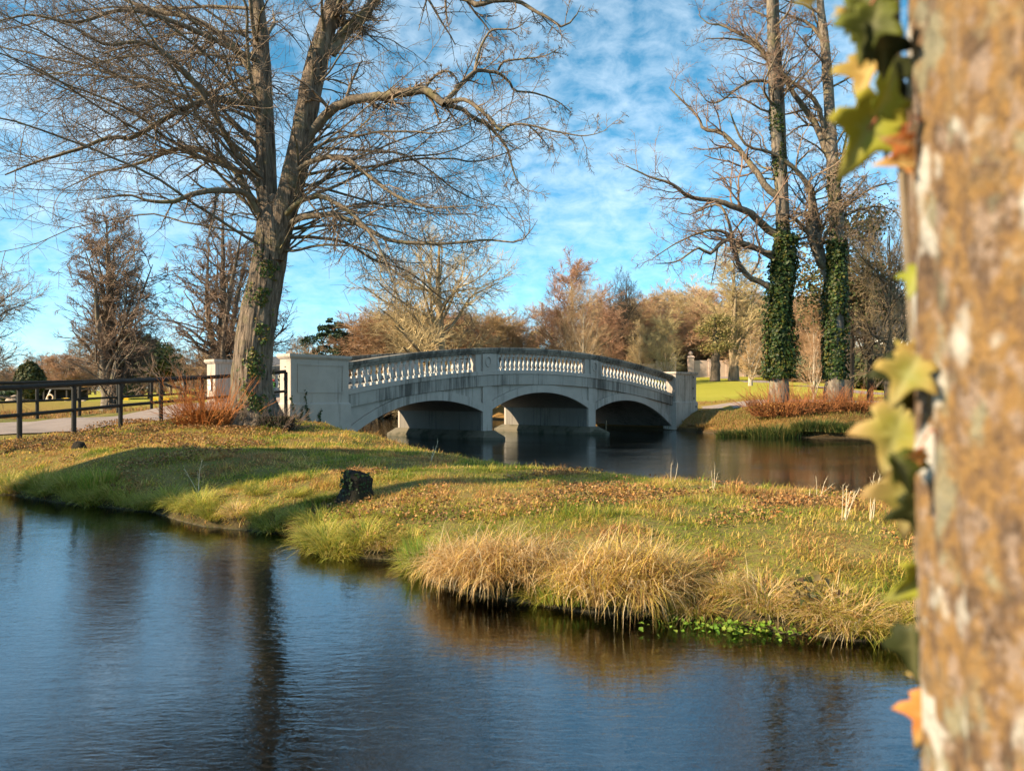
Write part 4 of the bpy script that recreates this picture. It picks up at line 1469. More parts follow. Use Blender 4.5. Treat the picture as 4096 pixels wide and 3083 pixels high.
# the wood behind the bridge, one tree at a time
wood = [(1455, 1290, 84), (1505, 1265, 82), (1570, 1255, 84), (1640, 1265, 82), (1715, 1258, 85), (1790, 1265, 83), (1865, 1255, 84), (1930, 1258, 83), (1995, 1275, 85), (2050, 1300, 86), (1480, 1265, 92), (1545, 1262, 96), (1610, 1275, 90), (1680, 1262, 94), (1830, 1268, 92), (1900, 1262, 97), (1965, 1272, 93), (2025, 1290, 100), (2150, 1310, 104), (2210, 1230, 98),
        (2380, 1210, 102), (2430, 1240, 98), (2490, 1235, 112), (2545, 1215, 108), (2600, 1185, 112), (2655, 1200, 118), (2705, 1165, 120), (2760, 1180, 112), (2820, 1150, 122), (2880, 1170, 118),
        (2965, 1165, 122), (3030, 1185, 118), (3090, 1200, 112), (3150, 1190, 118), (3200, 1180, 112), (3290, 1190, 116), (3360, 1180, 110), (3430, 1150, 112), (3500, 1160, 106), (3570, 1170, 110), (3640, 1160, 104)]
wood += [(2380 + 62 * k_, 1225 + 22 * math.sin(k_ * 1.7), 106 + 3 * math.sin(k_ * 2.3)) for k_ in range(16)]
for i, (px, yt, d) in enumerate(wood):
    tw = ('twig_tan', 'twig_rust', 'twig_tan', 'twig_olive')[i % 4]
    wh = ('between the cedar and the oak' if px < 1700 else 'behind and beside the domed oak' if px < 2040 else 'round the large rust-brown tree' if px < 2440 else
          'behind the lower end of the balustrade' if px < 2720 else 'behind the estate wall' if px < 3080 else 'seen past the ivy-clad trees')
    lab = {'twig_tan': 'tan twiggy bare tree ', 'twig_rust': 'rust-tinted bare tree ', 'twig_olive': 'olive-tinted bare tree '}[tw] + wh
    plant_tree('woodland_tree', ('bushy', 'bushy2')[i % 2], px, yt, d, lab, tw, 'trunk_tan', RNG.uniform(1.2, 1.6), group='trees of the wood behind the bridge')
# far tree line across the field
for i, px in enumerate(range(-90, 1240, 30)):
    d = RNG.uniform(140, 180)
    yt = 1448 + 22 * math.sin(px * .013 + 1) + RNG.uniform(-28, 22)
    if i % 6 == 2:
        yt -= 55
    sty = ('bushy', 'bushy2', 'bushy', 'upright', 'bushy2', 'bushy', 'spread')[i % 7]
    plant_tree('field_edge_tree', sty, px + RNG.uniform(-10, 10), yt, d, ('rusty', 'tan', 'grey-brown')[i % 3] + ' bare tree in the far tree line ' + ('behind the low hedge' if px < 60 else 'behind the evergreen bush and shelter' if px < 330 else 'behind the tall narrow tree' if px < 480
               else 'behind the two pines' if px < 700 else 'between the pines and the white pillar' if px < 930 else 'near the grey-roofed house'), ('twig_rust', 'twig_tan', 'twig_grey')[i % 3], 'trunk_tan', RNG.uniform(1.1, 1.6), group='far tree line across the field')


# ------------------------------------------------------------------ evergreens
def needle_tree(name, label, x, y, H, R, style, seed, cols, trunk_r=.25, mat='needle', n=9000, card=.5, cat='tree'):
    rng = np.random.default_rng(seed)
    g = gz(x, y) - .1
    root = empty(name, (x, y, g))
    tag(root, label, cat)
    tr = resample([(0, 0, 0), (.05 * R, 0, H * .4), (0, 0, H * .95)], [trunk_r * 1.3, trunk_r, .04], 14, rng, .1)
    v_, q_ = tubes([(tr[0], tr[1], 8)])
    obj('trunk', npmesh('evergreen_trunk', v_, quads=q_, smooth=True), M['bark_dark'], root)
    if style == 'cedar':
        C, Nr = [], []
        for k in range(70):
            zz = H * (.25 + .74 * (k / 69)) + rng.uniform(-.3, .3)
            az = k * 2.4 + rng.uniform(-.4, .4)
            ln = R * (1.05 - .85 * (zz / H) ** 1.6) * rng.uniform(.6, 1.15)
            m_ = n // 70
            t_ = rng.uniform(.15, 1, m_) ** .7
            wd = .22 * ln * np.sin(np.pi * np.clip(t_ * .85 + .12, 0, 1))
            a_ = rng.normal(0, .5, m_) * wd
            px_ = np.cos(az) * t_ * ln - np.sin(az) * a_
            py_2 = np.sin(az) * t_ * ln + np.cos(az) * a_
            pz_ = zz + .10 * ln * np.sin(t_ * 2.6) + rng.normal(0, .10, m_) * ln * .5 - .06 * a_ ** 2
            C.append(np.stack([px_, py_2, pz_], -1))
            Nr.append(np.stack([rng.normal(0, .5, m_), rng.normal(0, .5, m_), np.ones(m_)], -1))
        C = np.concatenate(C)
        Nr = np.concatenate(Nr)
    elif style == 'pine':
        C, Nr = [], []
        nb = 16
        for k in range(nb):
            zz = H * rng.uniform(.45, .97)
            az = rng.uniform(0, 6.28)
            rr = R * rng.uniform(.2, .9) * (1.25 - .8 * (zz / H - .4))
            c0 = np.array([np.cos(az) * rr, np.sin(az) * rr, zz])
            m_ = n // nb
            q_2 = rng.normal(0, 1, (m_, 3)) * np.array([.34, .34, .18]) * R
            C.append(c0 + q_2)
            Nr.append(q_2 + np.array([0, 0, .3]))
        C = np.concatenate(C)
        Nr = np.concatenate(Nr)
    elif style == 'cone':
        t_ = rng.uniform(0, 1, n) ** .8
        zz = H * (.08 + .92 * (1 - t_))
        az = rng.uniform(0, 6.28, n)
        rr = R * t_ ** .8 * (.65 + .45 * fbm(np.stack([np.cos(az) * 2, np.sin(az) * 2, zz * .7], -1), seed, 2)) * rng.uniform(.7, 1.1, n)
        C = np.stack([np.cos(az) * rr, np.sin(az) * rr, zz], -1)
        Nr = np.stack([np.cos(az), np.sin(az), np.full(n, .4)], -1)
    else:                      # 'ball'
        q_2 = unit(rng.normal(0, 1, (n, 3)))
        rr = .75 + .45 * fbm(q_2 * 2.2, seed, 3)
        C = q_2 * (rr * rng.uniform(.75, 1.03, n))[:, None] * np.array([R, R, H * .5]) + np.array([0, 0, H * .5])
        Nr = q_2 + np.array([0, 0, .3])
        C[:, 2] = np.maximum(C[:, 2], .1)
    Nr = Nr + rng.normal(0, .5, C.shape)
    c_ = np.array(cols)[rng.integers(0, len(cols), len(C))] * rng.uniform(.65, 1.35, (len(C), 1))
    v_, t_, c_ = leaf_cards(rng, C, Nr, rng.uniform(.6, 1.2, len(C)) * card, c_, .5)
    obj('crown', npmesh('evergreen_crown', v_, tris=t_, colors=c_), M[mat], root)
    return root


GR = [(.03, .06, .03), (.045, .08, .035), (.06, .095, .045)]
YEW = [(.035, .055, .018), (.06, .07, .02), (.10, .09, .03)]
needle_tree('cedar_tree', 'dark green cedar with layered boughs behind the pedestal', (1335 - 2048) / F * 84, 84, 10.6, 6.4, 'cedar', 5, [(.05, .085, .045), (.07, .11, .055), (.035, .06, .035)], .35, n=24000, card=.21)
needle_tree('pine_tree', 'rounded dark pine beside the tall bare field tree', (500 - 2048) / F * 120, 120, 8.2, 2.6, 'cone', 6, YEW, .3, n=5000, card=.6)
needle_tree('pine_tree', 'flat-topped dark pine with a bare stem in the field', (600 - 2048) / F * 122, 122, 8.8, 3.6, 'pine', 7, YEW, .3, n=6000, card=.55)
needle_tree('holly_bush', 'round dark evergreen bush at the field edge above the fence rail', (118 - 2048) / F * 104, 104, 5.2, 1.75, 'ball', 8, YEW, .2, n=5000, card=.4, cat='bush')
needle_tree('conifer_tree', 'small dark conifer poking up beside the pale grey tree', (2128 - 2048) / F * 102, 102, 6.6, 1.6, 'cone', 9, GR, .2, n=2500, card=.5)
needle_tree('yew_tree', 'big dark yew spreading behind the second ivy-clad tree', 22.6, 54, 13.0, 3.9, 'pine', 10, YEW + [(.16, .11, .05), (.12, .09, .04)], .4, n=8000, card=.20)
plant_tree('thorn_tree', 'bushy', 3480, 850, 55, 'dense dark brown twiggy tree tangled with the yew', 'twig', 'bark_dark', .62, 1.1)
needle_tree('ivy_smothered_tree', 'ivy-smothered tree with hanging shoots on the far lawn', (2860 - 2048) / F * 88, 88, 7.5, 1.7, 'pine', 12, [(.20, .17, .05), (.28, .21, .08), (.12, .12, .03)], .45, n=4200, card=.19)
needle_tree('yew_hedge', 'clipped dark hedge in front of the white house', 35, 77, 4.4, 4.0, 'ball', 13, YEW, .2, n=5000, card=.5, cat='hedge')
needle_tree('laurel_hedge', 'low dark hedge across the lawn between the ivy-clad trees', 33, 92, 3.0, 4.6, 'ball', 14, GR, .2, n=4000, card=.5, cat='hedge')
needle_tree('field_hedge', 'low dark hedge at the field edge under the fence rail', (50 - 2048) / F * 112, 112, 2.2, 3.4, 'ball', 15, GR, .2, n=3500, card=.5, cat='hedge')
# pale arching branches in front of the yew
plant_tree('larch_tree', 'spread', 3560, 900, 50, 'bare tree with pale arching branches overhanging the dark yew', 'trunk_tan', 'bark_dark', .62, 2.9)


# ------------------------------------------------------------------ blades: lawn grass, tussocks, reeds, shoots
def blades(P, D, H, Wd, droop, cols, seg=3):
    """tapered strips that bend over: P base, D lean (horizontal), H length"""
    n = len(P)
    D = np.asarray(D, float)
    up = np.array([0, 0, 1.0])
    side_v = np.stack([-D[:, 1], D[:, 0], np.zeros(n)], -1)
    bad = np.linalg.norm(side_v, axis=1) < 1e-4
    side_v[bad] = (1, 0, 0)
    side_v = unit(side_v)
    hd = np.linalg.norm(D[:, :2], axis=1)
    hdir = unit(np.stack([D[:, 0], D[:, 1], np.zeros(n)], -1))
    V_ = []
    pos = P.copy()
    ang = np.arctan2(hd, 1.0)
    for k in range(seg + 1):
        w = Wd * (1 - (k / seg) ** 1.5) * .5
        if k < seg:
            V_ += [pos - side_v * w[:, None], pos + side_v * w[:, None]]
        else:
            V_ += [pos]
        if k < seg:
            st = hdir * np.sin(ang)[:, None] + up * np.cos(ang)[:, None]
            pos = pos + st * (H / seg)[:, None]
            ang = ang + droop / seg
    V_ = np.stack(V_, 1)
    m_ = V_.shape[1]
    i = np.arange(n) * m_
    Qd = np.concatenate([np.stack([i + 2 * k, i + 2 * k + 1, i + 2 * k + 3, i + 2 * k + 2], -1) for k in range(seg - 1)]) if seg > 1 else np.zeros((0, 4), int)
    T_ = np.stack([i + 2 * (seg - 1), i + 2 * (seg - 1) + 1, i + 2 * seg], -1)
    return V_.reshape(-1, 3), Qd, T_, np.repeat(cols, m_, axis=0)


GC = np.array([(.15, .20, .025), (.26, .28, .035), (.38, .33, .05), (.50, .37, .075), (.60, .41, .14), (.52, .30, .10), (.38, .19, .07)])


def grass_patch(name, label, n, xr, yr, hr, wr, seed, weights, sd_lo=.0, cond=None):
    rng = np.random.default_rng(seed)
    x = rng.uniform(*xr, n)
    y = rng.uniform(*yr, n)
    k = (np.abs(x) < y * .70 + 1.5)
    if cond is not None:
        k &= cond(x, y)
    x, y = x[k], y[k]
    z, sd = ground(x, y, True)
    k = (sd > sd_lo) & inside(np.stack([x, y], -1), LANDS[0])
    x, y, z = x[k], y[k], z[k]
    cl = fbm(xy3(x * 1.1, y * 1.1), seed, 3)
    cl2 = fbm(xy3(x * 3.1, y * 3.1), seed + 9, 2)
    keep = rng.uniform(0, 1, len(x)) < np.clip(.42 + 1.5 * (cl2 - .3), .2, 1)
    x, y, z, cl, cl2 = x[keep], y[keep], z[keep], cl[keep], cl2[keep]
    m_ = len(x)
    az = rng.uniform(0, 6.28, m_)
    ln = rng.uniform(.2, 2.4, m_)
    D = np.stack([np.cos(az) * ln + .25, np.sin(az) * ln - .2, np.zeros(m_)], -1)
    cl3 = fbm(xy3(x * 2.3 + 7, y * 2.3), seed + 21, 2)
    H = rng.uniform(hr[0], hr[1], m_) * (.40 + .7 * cl2 + 4.5 * np.clip(cl3 - .52, 0, .4))
    # colour drifts between green and straw in patches
    u = np.clip((cl - .24) * 2.0 + rng.normal(0, .24, m_), 0, .999)
    c = GC[(u * len(GC)).astype(int)] * rng.uniform(.85, 1.5, (m_, 1)) * weights
    v_, q_, t_, cc = blades(np.stack([x, y, z - .01], -1), D, H, rng.uniform(wr[0], wr[1], m_), rng.uniform(.4, 1.5, m_), c, 2)
    o = obj(name, npmesh(name, v_, quads=q_, tris=t_, colors=cc), M['blade'])
    tag(o, label, 'grass', kind='stuff')
    return o


grass_patch('grass', 'short mixed green and straw grass covering the spit', 195000, (-3.2, 7), (5.6, 14.5), (.05, .13), (.006, .012), 1, np.array([1, 1, 1]))
grass_patch('grass', 'short grass on the middle of the spit towards the bridge', 130000, (-10.5, 3), (11, 20), (.06, .14), (.010, .018), 2, np.array([1, 1, 1]), cond=lambda x, y: (y > 14.5) | (x < -3.2))
grass_patch('grass', 'short grass on the bank round the lime tree and below the fence', 90000, (-14, 0), (16, 32), (.06, .15), (.014, .026), 3, np.array([1, 1, .95]), cond=lambda x, y: ((y > 20) | (x < -10.5)) & (x > -13.4 + (y - 20.7) * .25))

# fallen leaves
def litter(name, label, n, xr, yr, size, seed, thr, cond=None):
    rng = np.random.default_rng(seed)
    x, y = rng.uniform(*xr, n), rng.uniform(*yr, n)
    k = np.abs(x) < y * .7 + 1.5
    if cond is not None:
        k &= cond(x, y)
    k &= fbm(xy3(x * .8, y * .8), seed, 3) > thr
    x, y = x[k], y[k]
    z, sd = ground(x, y, True)
    k = (sd > .1) & inside(np.stack([x, y], -1), LANDS[0])
    x, y, z = x[k], y[k], z[k]
    m_ = len(x)
    C = np.stack([x, y, z + rng.uniform(.02, .10, m_)], -1)
    Nr = rng.normal(0, .55, (m_, 3)) + np.array([0, 0, 1])
    pal = np.array([(.32, .17, .065), (.38, .20, .08), (.22, .12, .05), (.42, .26, .11), (.15, .08, .04), (.44, .19, .055)])
    c = pal[rng.integers(0, len(pal), m_)] * rng.uniform(.7, 1.3, (m_, 1))
    v_, t_, cc = leaf_cards(rng, C, Nr, rng.uniform(size[0], size[1], m_), c, 1.2)
    o = obj(name, npmesh(name, v_, tris=t_, colors=cc), M['litter'])
    tag(o, label, 'leaves', kind='stuff')


litter('fallen_leaves', 'brown fallen leaves lying in the grass of the spit', 24000, (-3, 6), (6, 14), (.02, .05), 51, .60)
litter('fallen_leaves', 'rusty fallen leaves strewn over the bank below the fence', 34000, (-13, -3), (12, 27), (.03, .065), 52, .50, cond=lambda x, y: x < -5.2 - (y - 12) * .1)


def clump_mesh(name, rng, n, R, Hh, wr, cols, lean, droop, squash=(1, 1), push=(0, 0), wild=.7):
    a = rng.uniform(0, 6.28, n)
    r = R * np.sqrt(rng.uniform(0, 1, n))
    P = np.stack([np.cos(a) * r * squash[0], np.sin(a) * r * squash[1], np.full(n, -.03)], -1)
    az = a + rng.normal(0, wild, n)
    ln = rng.uniform(lean[0], lean[1], n) * (.3 + r / R)
    if wild > 1:
        nt_ = 16
        tc_ = rng.uniform(0, 6.28, nt_)
        tr_ = R * np.sqrt(rng.uniform(0, 1, nt_))
        ti = rng.integers(0, nt_, n)
        P[:, 0] = (np.cos(tc_) * tr_ * squash[0])[ti] + rng.normal(0, .055, n)
        P[:, 1] = (np.sin(tc_) * tr_ * squash[1])[ti] + rng.normal(0, .055, n)
        ta = np.where(rng.uniform(0, 1, nt_) < .6, tc_ + rng.normal(0, .8, nt_), rng.uniform(0, 6.28, nt_))
        az = ta[ti] + rng.normal(0, .75, n)
        ln = rng.uniform(.2, 1.0, nt_)[ti] + rng.normal(0, .22, n)
    D = np.stack([np.cos(az) * ln + push[0], np.sin(az) * ln + push[1], np.zeros(n)], -1)
    c = np.array(cols)[rng.integers(0, len(cols), n)] * rng.uniform(.7, 1.3, (n, 1))
    v_, q_, t_, cc = blades(P, D, rng.uniform(Hh[0], Hh[1], n), rng.uniform(wr[0], wr[1], n), rng.uniform(droop[0], droop[1], n), c, 4)
    me = npmesh(name, v_, quads=q_, tris=t_, colors=cc)
    me.materials.append(M['blade'])
    return me


TUS = [(.40, .37, .05), (.50, .42, .07), (.30, .32, .045), (.60, .47, .13), (.22, .27, .04)]
tm = [clump_mesh('tussock', np.random.default_rng(60 + k), 520, .22, (.22, .46), (.006, .012), TUS, (.2, .9), (1.0, 2.0)) for k in range(3)]
STRAWC = [(.74, .52, .25), (.80, .63, .37), (.62, .39, .16), (.68, .48, .14), (.42, .25, .09)]
tm2 = [clump_mesh('straw_tussock', np.random.default_rng(70 + k), 480, .22, (.22, .42), (.006, .011), STRAWC + TUS[:2], (.2, .9), (1.1, 2.2)) for k in range(2)]
shore = np.array(near_shore[5:27])
seglen = np.r_[0, np.cumsum(np.linalg.norm(np.diff(shore, axis=0), axis=1))]
k = 0
s = .3
while s < seglen[-1]:
    x = np.interp(s, seglen, shore[:, 0])
    y = np.interp(s, seglen, shore[:, 1])
    s += RNG.uniform(.22, .40) * (1 if x > -5 else 1.5)
    if -.95 < x < 1.0 and k % 3:
        k += 1
        continue
    x += RNG.uniform(-.04, .1)
    y += RNG.uniform(.04, .26)
    straw = (x > .9 and RNG.uniform() < .75) or RNG.uniform() < .15
    me = tm2[k % 2] if straw else tm[k % 3]
    o = obj('grass_tussock', me, None)
    o.location = (x, y, gz(x, y) + .0)
    o.rotation_euler = (RNG.uniform(.1, .3), RNG.uniform(-.12, .12), RNG.uniform(-.5, .5))
    sc = RNG.uniform(.62, 1.15) * (1.15 if x < -5 else 1)
    o.scale = (sc, sc, sc * RNG.uniform(.8, 1.05))
    whr = ('below the fence' if x < -7 else 'under the shaded bank of the lime' if x < -4.4 else 'below the stump' if x < -2.3 else 'next to the green rushes' if x < -1 else
           'at the foot of the dry sedge' if x < 1.4 else 'above the floating cress' if x < 2.6 else 'past the bramble towards the foreground trunk')
    if straw:
        tag(o, 'straw-coloured grass tussock on the stream edge ' + whr, 'tussock', 'straw tussocks on the stream edge')
    else:
        tag(o, 'yellow-green grass tussock on the stream edge ' + whr, 'tussock', 'yellow-green tussocks on the stream edge')
    k += 1
# a few tussocks higher on the bank
for (x, y) in ((-3.3, 12.3), (-2.8, 12.0), (-4.0, 12.6), (-2.0, 10.6), (-1.6, 10.3), (-3.6, 13.2), (-2.3, 11.4), (-4.5, 13.3), (4.0, 7.6), (4.3, 8.0)):
    o = obj('grass_tussock', tm[k % 3], None)
    o.location = (x, y, gz(x, y) - .02)
    o.rotation_euler = (.1, 0, RNG.uniform(0, 6))
    sc = RNG.uniform(.6, .9)
    o.scale = (sc, sc, sc * .7)
    tag(o, 'low green grass tussock on the slope of the spit', 'tussock', 'tussocks on the slope of the spit')
    k += 1


# the dry sedge clumps at the tip of the stream bend
def sedge(name, label, x, y, n, R, Hh, squash, seed, push=(0, -.1), cat='sedge clump', cols=STRAWC, droop=(.5, 3.2), lean=(.1, .9), wild=.7, tangle=0):
    rng_ = np.random.default_rng(seed)
    me = clump_mesh(name, rng_, n, R, Hh, (.007, .015), cols, lean, droop, squash, push, wild)
    if tangle:
        # broken, crossing stalks through the heap
        q3 = rng_.normal(0, 1, (tangle, 3))
        q3 = unit(q3) * rng_.uniform(.35, 1.0, (tangle, 1)) ** .5
        P = np.stack([q3[:, 0] * R * squash[0] * 1.25, q3[:, 1] * R * squash[1] * 1.25, np.abs(q3[:, 2]) * Hh[1] * .52], -1)
        D = rng_.normal(0, 1.6, (tangle, 3))
        c = np.array(cols)[rng_.integers(0, len(cols), tangle)] * rng_.uniform(.7, 1.35, (tangle, 1))
        v1, q1, t1, c1 = blades(P, D, rng_.uniform(.14, .6, tangle), rng_.uniform(.005, .012, tangle), rng_.uniform(.3, 2.6, tangle), c, 3)
        tb = npmesh(name, v1, quads=q1, tris=t1, colors=c1)
        tb.materials.append(M['blade'])
        import bmesh
        bm = bmesh.new()
        bm.from_mesh(me)
        bm.from_mesh(tb)
        bm.to_mesh(me)
        bm.free()
        bpy.data.meshes.remove(tb)
    o = obj(name, me, None)
    o.location = (x, y, gz(x, y))
    tag(o, label, cat)
    return o


sedge('dry_sedge', 'broad tangled clump of dry straw sedge at the stream bend', -.10, 7.78, 1300, .46, (.26, .56), (1.15, .72), 81, wild=1.5, tangle=3000)
sedge('dry_sedge', 'taller arching clump of golden dry sedge with drooping tops', 1.0, 7.18, 1300, .44, (.32, .76), (1.2, .7), 82, wild=1.4, tangle=2800, cols=STRAWC + [(.62, .45, .10), (.66, .50, .12)])
sedge('dry_sedge', 'small pale heap of dry sedge leaning over the water', -.58, 8.14, 500, .27, (.25, .55), (1, .8), 83, (-.1, -.2), wild=1.5, tangle=700)
GRN = [(.16, .30, .03), (.22, .36, .05), (.30, .38, .06)]
sedge('green_rushes', 'fresh green rushes at the water beside the dry sedge', -1.0, 8.85, 260, .20, (.28, .5), (1.2, .8), 84, (0, 0), 'rushes', GRN, (.2, .7), (.05, .3))
sedge('green_rushes', 'green blades growing through the foot of the golden sedge', .75, 7.2, 300, .34, (.2, .45), (1.5, .5), 85, (0, -.1), 'rushes', GRN + TUS, (.5, 1.4), (.1, .5))
sedge('green_rushes', 'sparse green blades standing in the shallow water past the sedge', 1.55, 6.75, 120, .22, (.2, .42), (1.4, .6), 86, (0, -.1), 'rushes', GRN + TUS, (.4, 1.2), (.1, .5))
sedge('green_rushes', 'bright green grass tuft at the water below the fence', -7.6, 14.6, 320, .32, (.35, .6), (1, .8), 87, (0, -.1), 'rushes', GRN + TUS, (.5, 1.4), (.1, .5))
# water cress in the shallows
rng = np.random.default_rng(90)
n_ = 420
C = np.stack([rng.normal(2.0, .35, n_), rng.normal(6.62, .12, n_) - .04, rng.uniform(.0, .07, n_)], -1)
c = np.array(GRN)[rng.integers(0, 3, n_)] * rng.uniform(.6, 1.2, (n_, 1))
v, t_, cc = leaf_cards(rng, C, rng.normal(0, .4, (n_, 3)) + (0, 0, 1), rng.uniform(.025, .055, n_), c, .5)
o = obj('water_cress', npmesh('water_cress', v, tris=t_, colors=cc), M['leaf'])
tag(o, 'small floating cress leaves in the shallows below the straw bank', 'water plants', kind='stuff')

# reeds and rushes on the far bank
for i, (px, d, w, h, lab) in enumerate(((2960, 40.9, 1.1, .75, 'green reeds at the waterline below the first orange thicket'), (3110, 40.2, 1.4, 1.15, 'tall dark green reeds standing in front of the thicket'),
                                        (3270, 40.0, 1.1, .85, 'dark reeds in the shade between the thicket and the open bank'), (3400, 39.6, 1.2, .7, 'mixed straw and green reeds on the open far bank'))):
    x = (px - 2048) / F * d
    y = d
    me = clump_mesh('reeds', np.random.default_rng(200 + i), 900, w, (h * .6, h), (.03, .05), [(.10, .15, .03), (.16, .19, .05), (.30, .25, .08), (.07, .11, .03)], (.1, .5), (.4, 1.6), (1.1, .35))
    o = obj('reeds', me, None)
    o.location = (x, y, max(gz(x, y), -.1))
    tag(o, lab, 'reeds')
for i, (px, d) in enumerate(((2830, 46.8), (2800, 45.5), (2860, 43.5), (2905, 42.3), (3470, 39.6), (3540, 39.4), (3620, 39.2), (2980, 41.8))):
    x = (px - 2048) / F * d
    me = clump_mesh('bank_grass', np.random.default_rng(230 + i), 700, .9, (.25, .5), (.02, .04), [(.30, .19, .07), (.38, .25, .09), (.24, .19, .06), (.20, .12, .05)], (.2, 1.0), (.8, 2.2), (1.3, .7))
    o = obj('bank_grass', me, None)
    o.location = (x, d + .3, gz(x, d + .3))
    tag(o, 'rough brown grass clump on the far river bank', 'grass clump', 'rough grass clumps on the far bank')


rng = np.random.default_rng(261)
n_ = 34000
x, y = rng.uniform(-34, -11, n_), rng.uniform(28, 52, n_)
z, sdv = ground(x, y, True)
kp = (sdv > .05) & (y > 31.6 + (x + 18.6) * 1.3) & (np.abs(x) < y * .72)
x, y, z = x[kp], y[kp], z[kp]
n_ = len(x)
az = rng.uniform(0, 6.28, n_)
pal = np.array([(.40, .22, .08), (.46, .28, .11), (.30, .17, .06), (.24, .23, .05), (.36, .16, .06)])
v, q, t_, cc = blades(np.stack([x, y, z - .02], -1), np.stack([np.cos(az), np.sin(az), np.zeros(n_)], -1) * rng.uniform(.2, 1.2, (n_, 1)), rng.uniform(.14, .42, n_), rng.uniform(.02, .045, n_), rng.uniform(.4, 1.6, n_), pal[rng.integers(0, 5, n_)] * rng.uniform(.7, 1.2, (n_, 1)), 2)
o = obj('grass', npmesh('grass', v, quads=q, tris=t_, colors=cc), M['blade'])
tag(o, 'rough rusty grass on the bank behind the field side fence', 'grass', kind='stuff')
rng = np.random.default_rng(260)
n_ = 42000
x, y = rng.uniform(9.5, 34, n_), rng.uniform(37.5, 57, n_)
z, sdv = ground(x, y, True)
kp = (sdv > .05) & inside(np.stack([x, y], -1), LANDS[1]) & (rng.uniform(0, 1, n_) < np.clip(1.25 - (y - 45) / 11, .05, 1)) & ~((y > 51.2) & (y < 55.6))
x, y, z = x[kp], y[kp], z[kp]
n_ = len(x)
az = rng.uniform(0, 6.28, n_)
pal = np.array([(.32, .21, .07), (.38, .26, .09), (.25, .22, .05), (.20, .22, .04), (.30, .16, .06)])
v, q, t_, cc = blades(np.stack([x, y, z - .02], -1), np.stack([np.cos(az), np.sin(az), np.zeros(n_)], -1) * rng.uniform(.2, 1.2, (n_, 1)), rng.uniform(.14, .34, n_), rng.uniform(.022, .045, n_), rng.uniform(.4, 1.6, n_), pal[rng.integers(0, 5, n_)] * rng.uniform(.7, 1.2, (n_, 1)), 2)
o = obj('grass', npmesh('grass', v, quads=q, tris=t_, colors=cc), M['blade'])
tag(o, 'rough brown and olive grass on the far river bank', 'grass', kind='stuff')


# orange thickets of shoots
def thicket(label, x, y, n, R, Hh, seed, fine=.012, mat='orange_shoot', squash=(1, 1), leaf=1200, pal=((.30, .12, .03), (.40, .18, .05), (.18, .08, .03), (.46, .24, .07))):
    rng = np.random.default_rng(seed)
    g = gz(x, y) - .05
    a = rng.uniform(0, 6.28, n)
    r = R * np.sqrt(rng.uniform(0, 1, n))
    P = np.stack([np.cos(a) * r * squash[0], np.sin(a) * r * squash[1], np.zeros(n)], -1)
    D = np.stack([np.cos(a) * (.15 + .6 * r / R), np.sin(a) * (.15 + .6 * r / R), np.ones(n)], -1) + rng.normal(0, .28, (n, 3))
    l_ = rng.uniform(Hh[0], Hh[1], n)
    g_ = grow(rng, P, D, l_, fine * rng.uniform(.5, 1.6, n), 7, .13, .0, .3)
    st_ = [(g_[0], g_[1], 3)]
    branchlets(rng, g_[0], g_[1], l_, [dict(k=3, n=3, s=3, ang=(15, 45), lf=(.2, .45), w=.12, up=.03, rf=.7, rmin=fine * .4, tip=.5)], st_)
    root = empty('orange_thicket', (x, y, g))
    tag(root, label, 'thicket')
    v_, q_ = tubes(st_)
    obj('shoots', npmesh('thicket_shoots', v_, quads=q_), M[mat], root)
    C = rng.normal(0, .45, (leaf, 3)) * np.array([R * squash[0], R * squash[1], 0]) + np.stack([np.zeros(leaf), np.zeros(leaf), rng.uniform(0, Hh[0] * .9, leaf)], -1)
    pal = np.array(pal)
    c_ = pal[rng.integers(0, len(pal), leaf)] * rng.uniform(.6, 1.2, (leaf, 1))
    v_, t_, c_ = leaf_cards(rng, C, rng.normal(0, 1, (leaf, 3)), rng.uniform(.04, .09, leaf) * (fine / .009), c_, .8)
    obj('dead_leaves', npmesh('thicket_leaves', v_, tris=t_, colors=c_), M['litter'], root)


thicket('orange twiggy thicket of shoots at the foot of the lime trunk', -9.35, 24.5, 300, .70, (.6, 1.95), 301, .010, squash=(1.15, .8), leaf=4200)
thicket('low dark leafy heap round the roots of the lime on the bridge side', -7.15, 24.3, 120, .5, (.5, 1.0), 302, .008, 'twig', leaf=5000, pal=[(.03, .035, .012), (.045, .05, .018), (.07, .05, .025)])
thicket('rusty thicket of upright shoots round the first ivy-clad trunk', 14.6, 42.9, 300, 1.45, (.8, 2.1), 303, .014, 'thicket_rust', squash=(1.1, .6), leaf=2600)
thicket('orange-brown thicket between the two ivy-clad trunks', 16.7, 43.2, 260, 1.0, (.7, 1.6), 304, .014, 'thicket_rust', squash=(1.1, .7), leaf=2200)
thicket('dark red-brown thicket at the foot of the second ivy-clad tree', 18.7, 43.2, 260, 1.0, (.7, 1.7), 305, .014, 'thicket_rust', squash=(1.1, .7), leaf=1800)


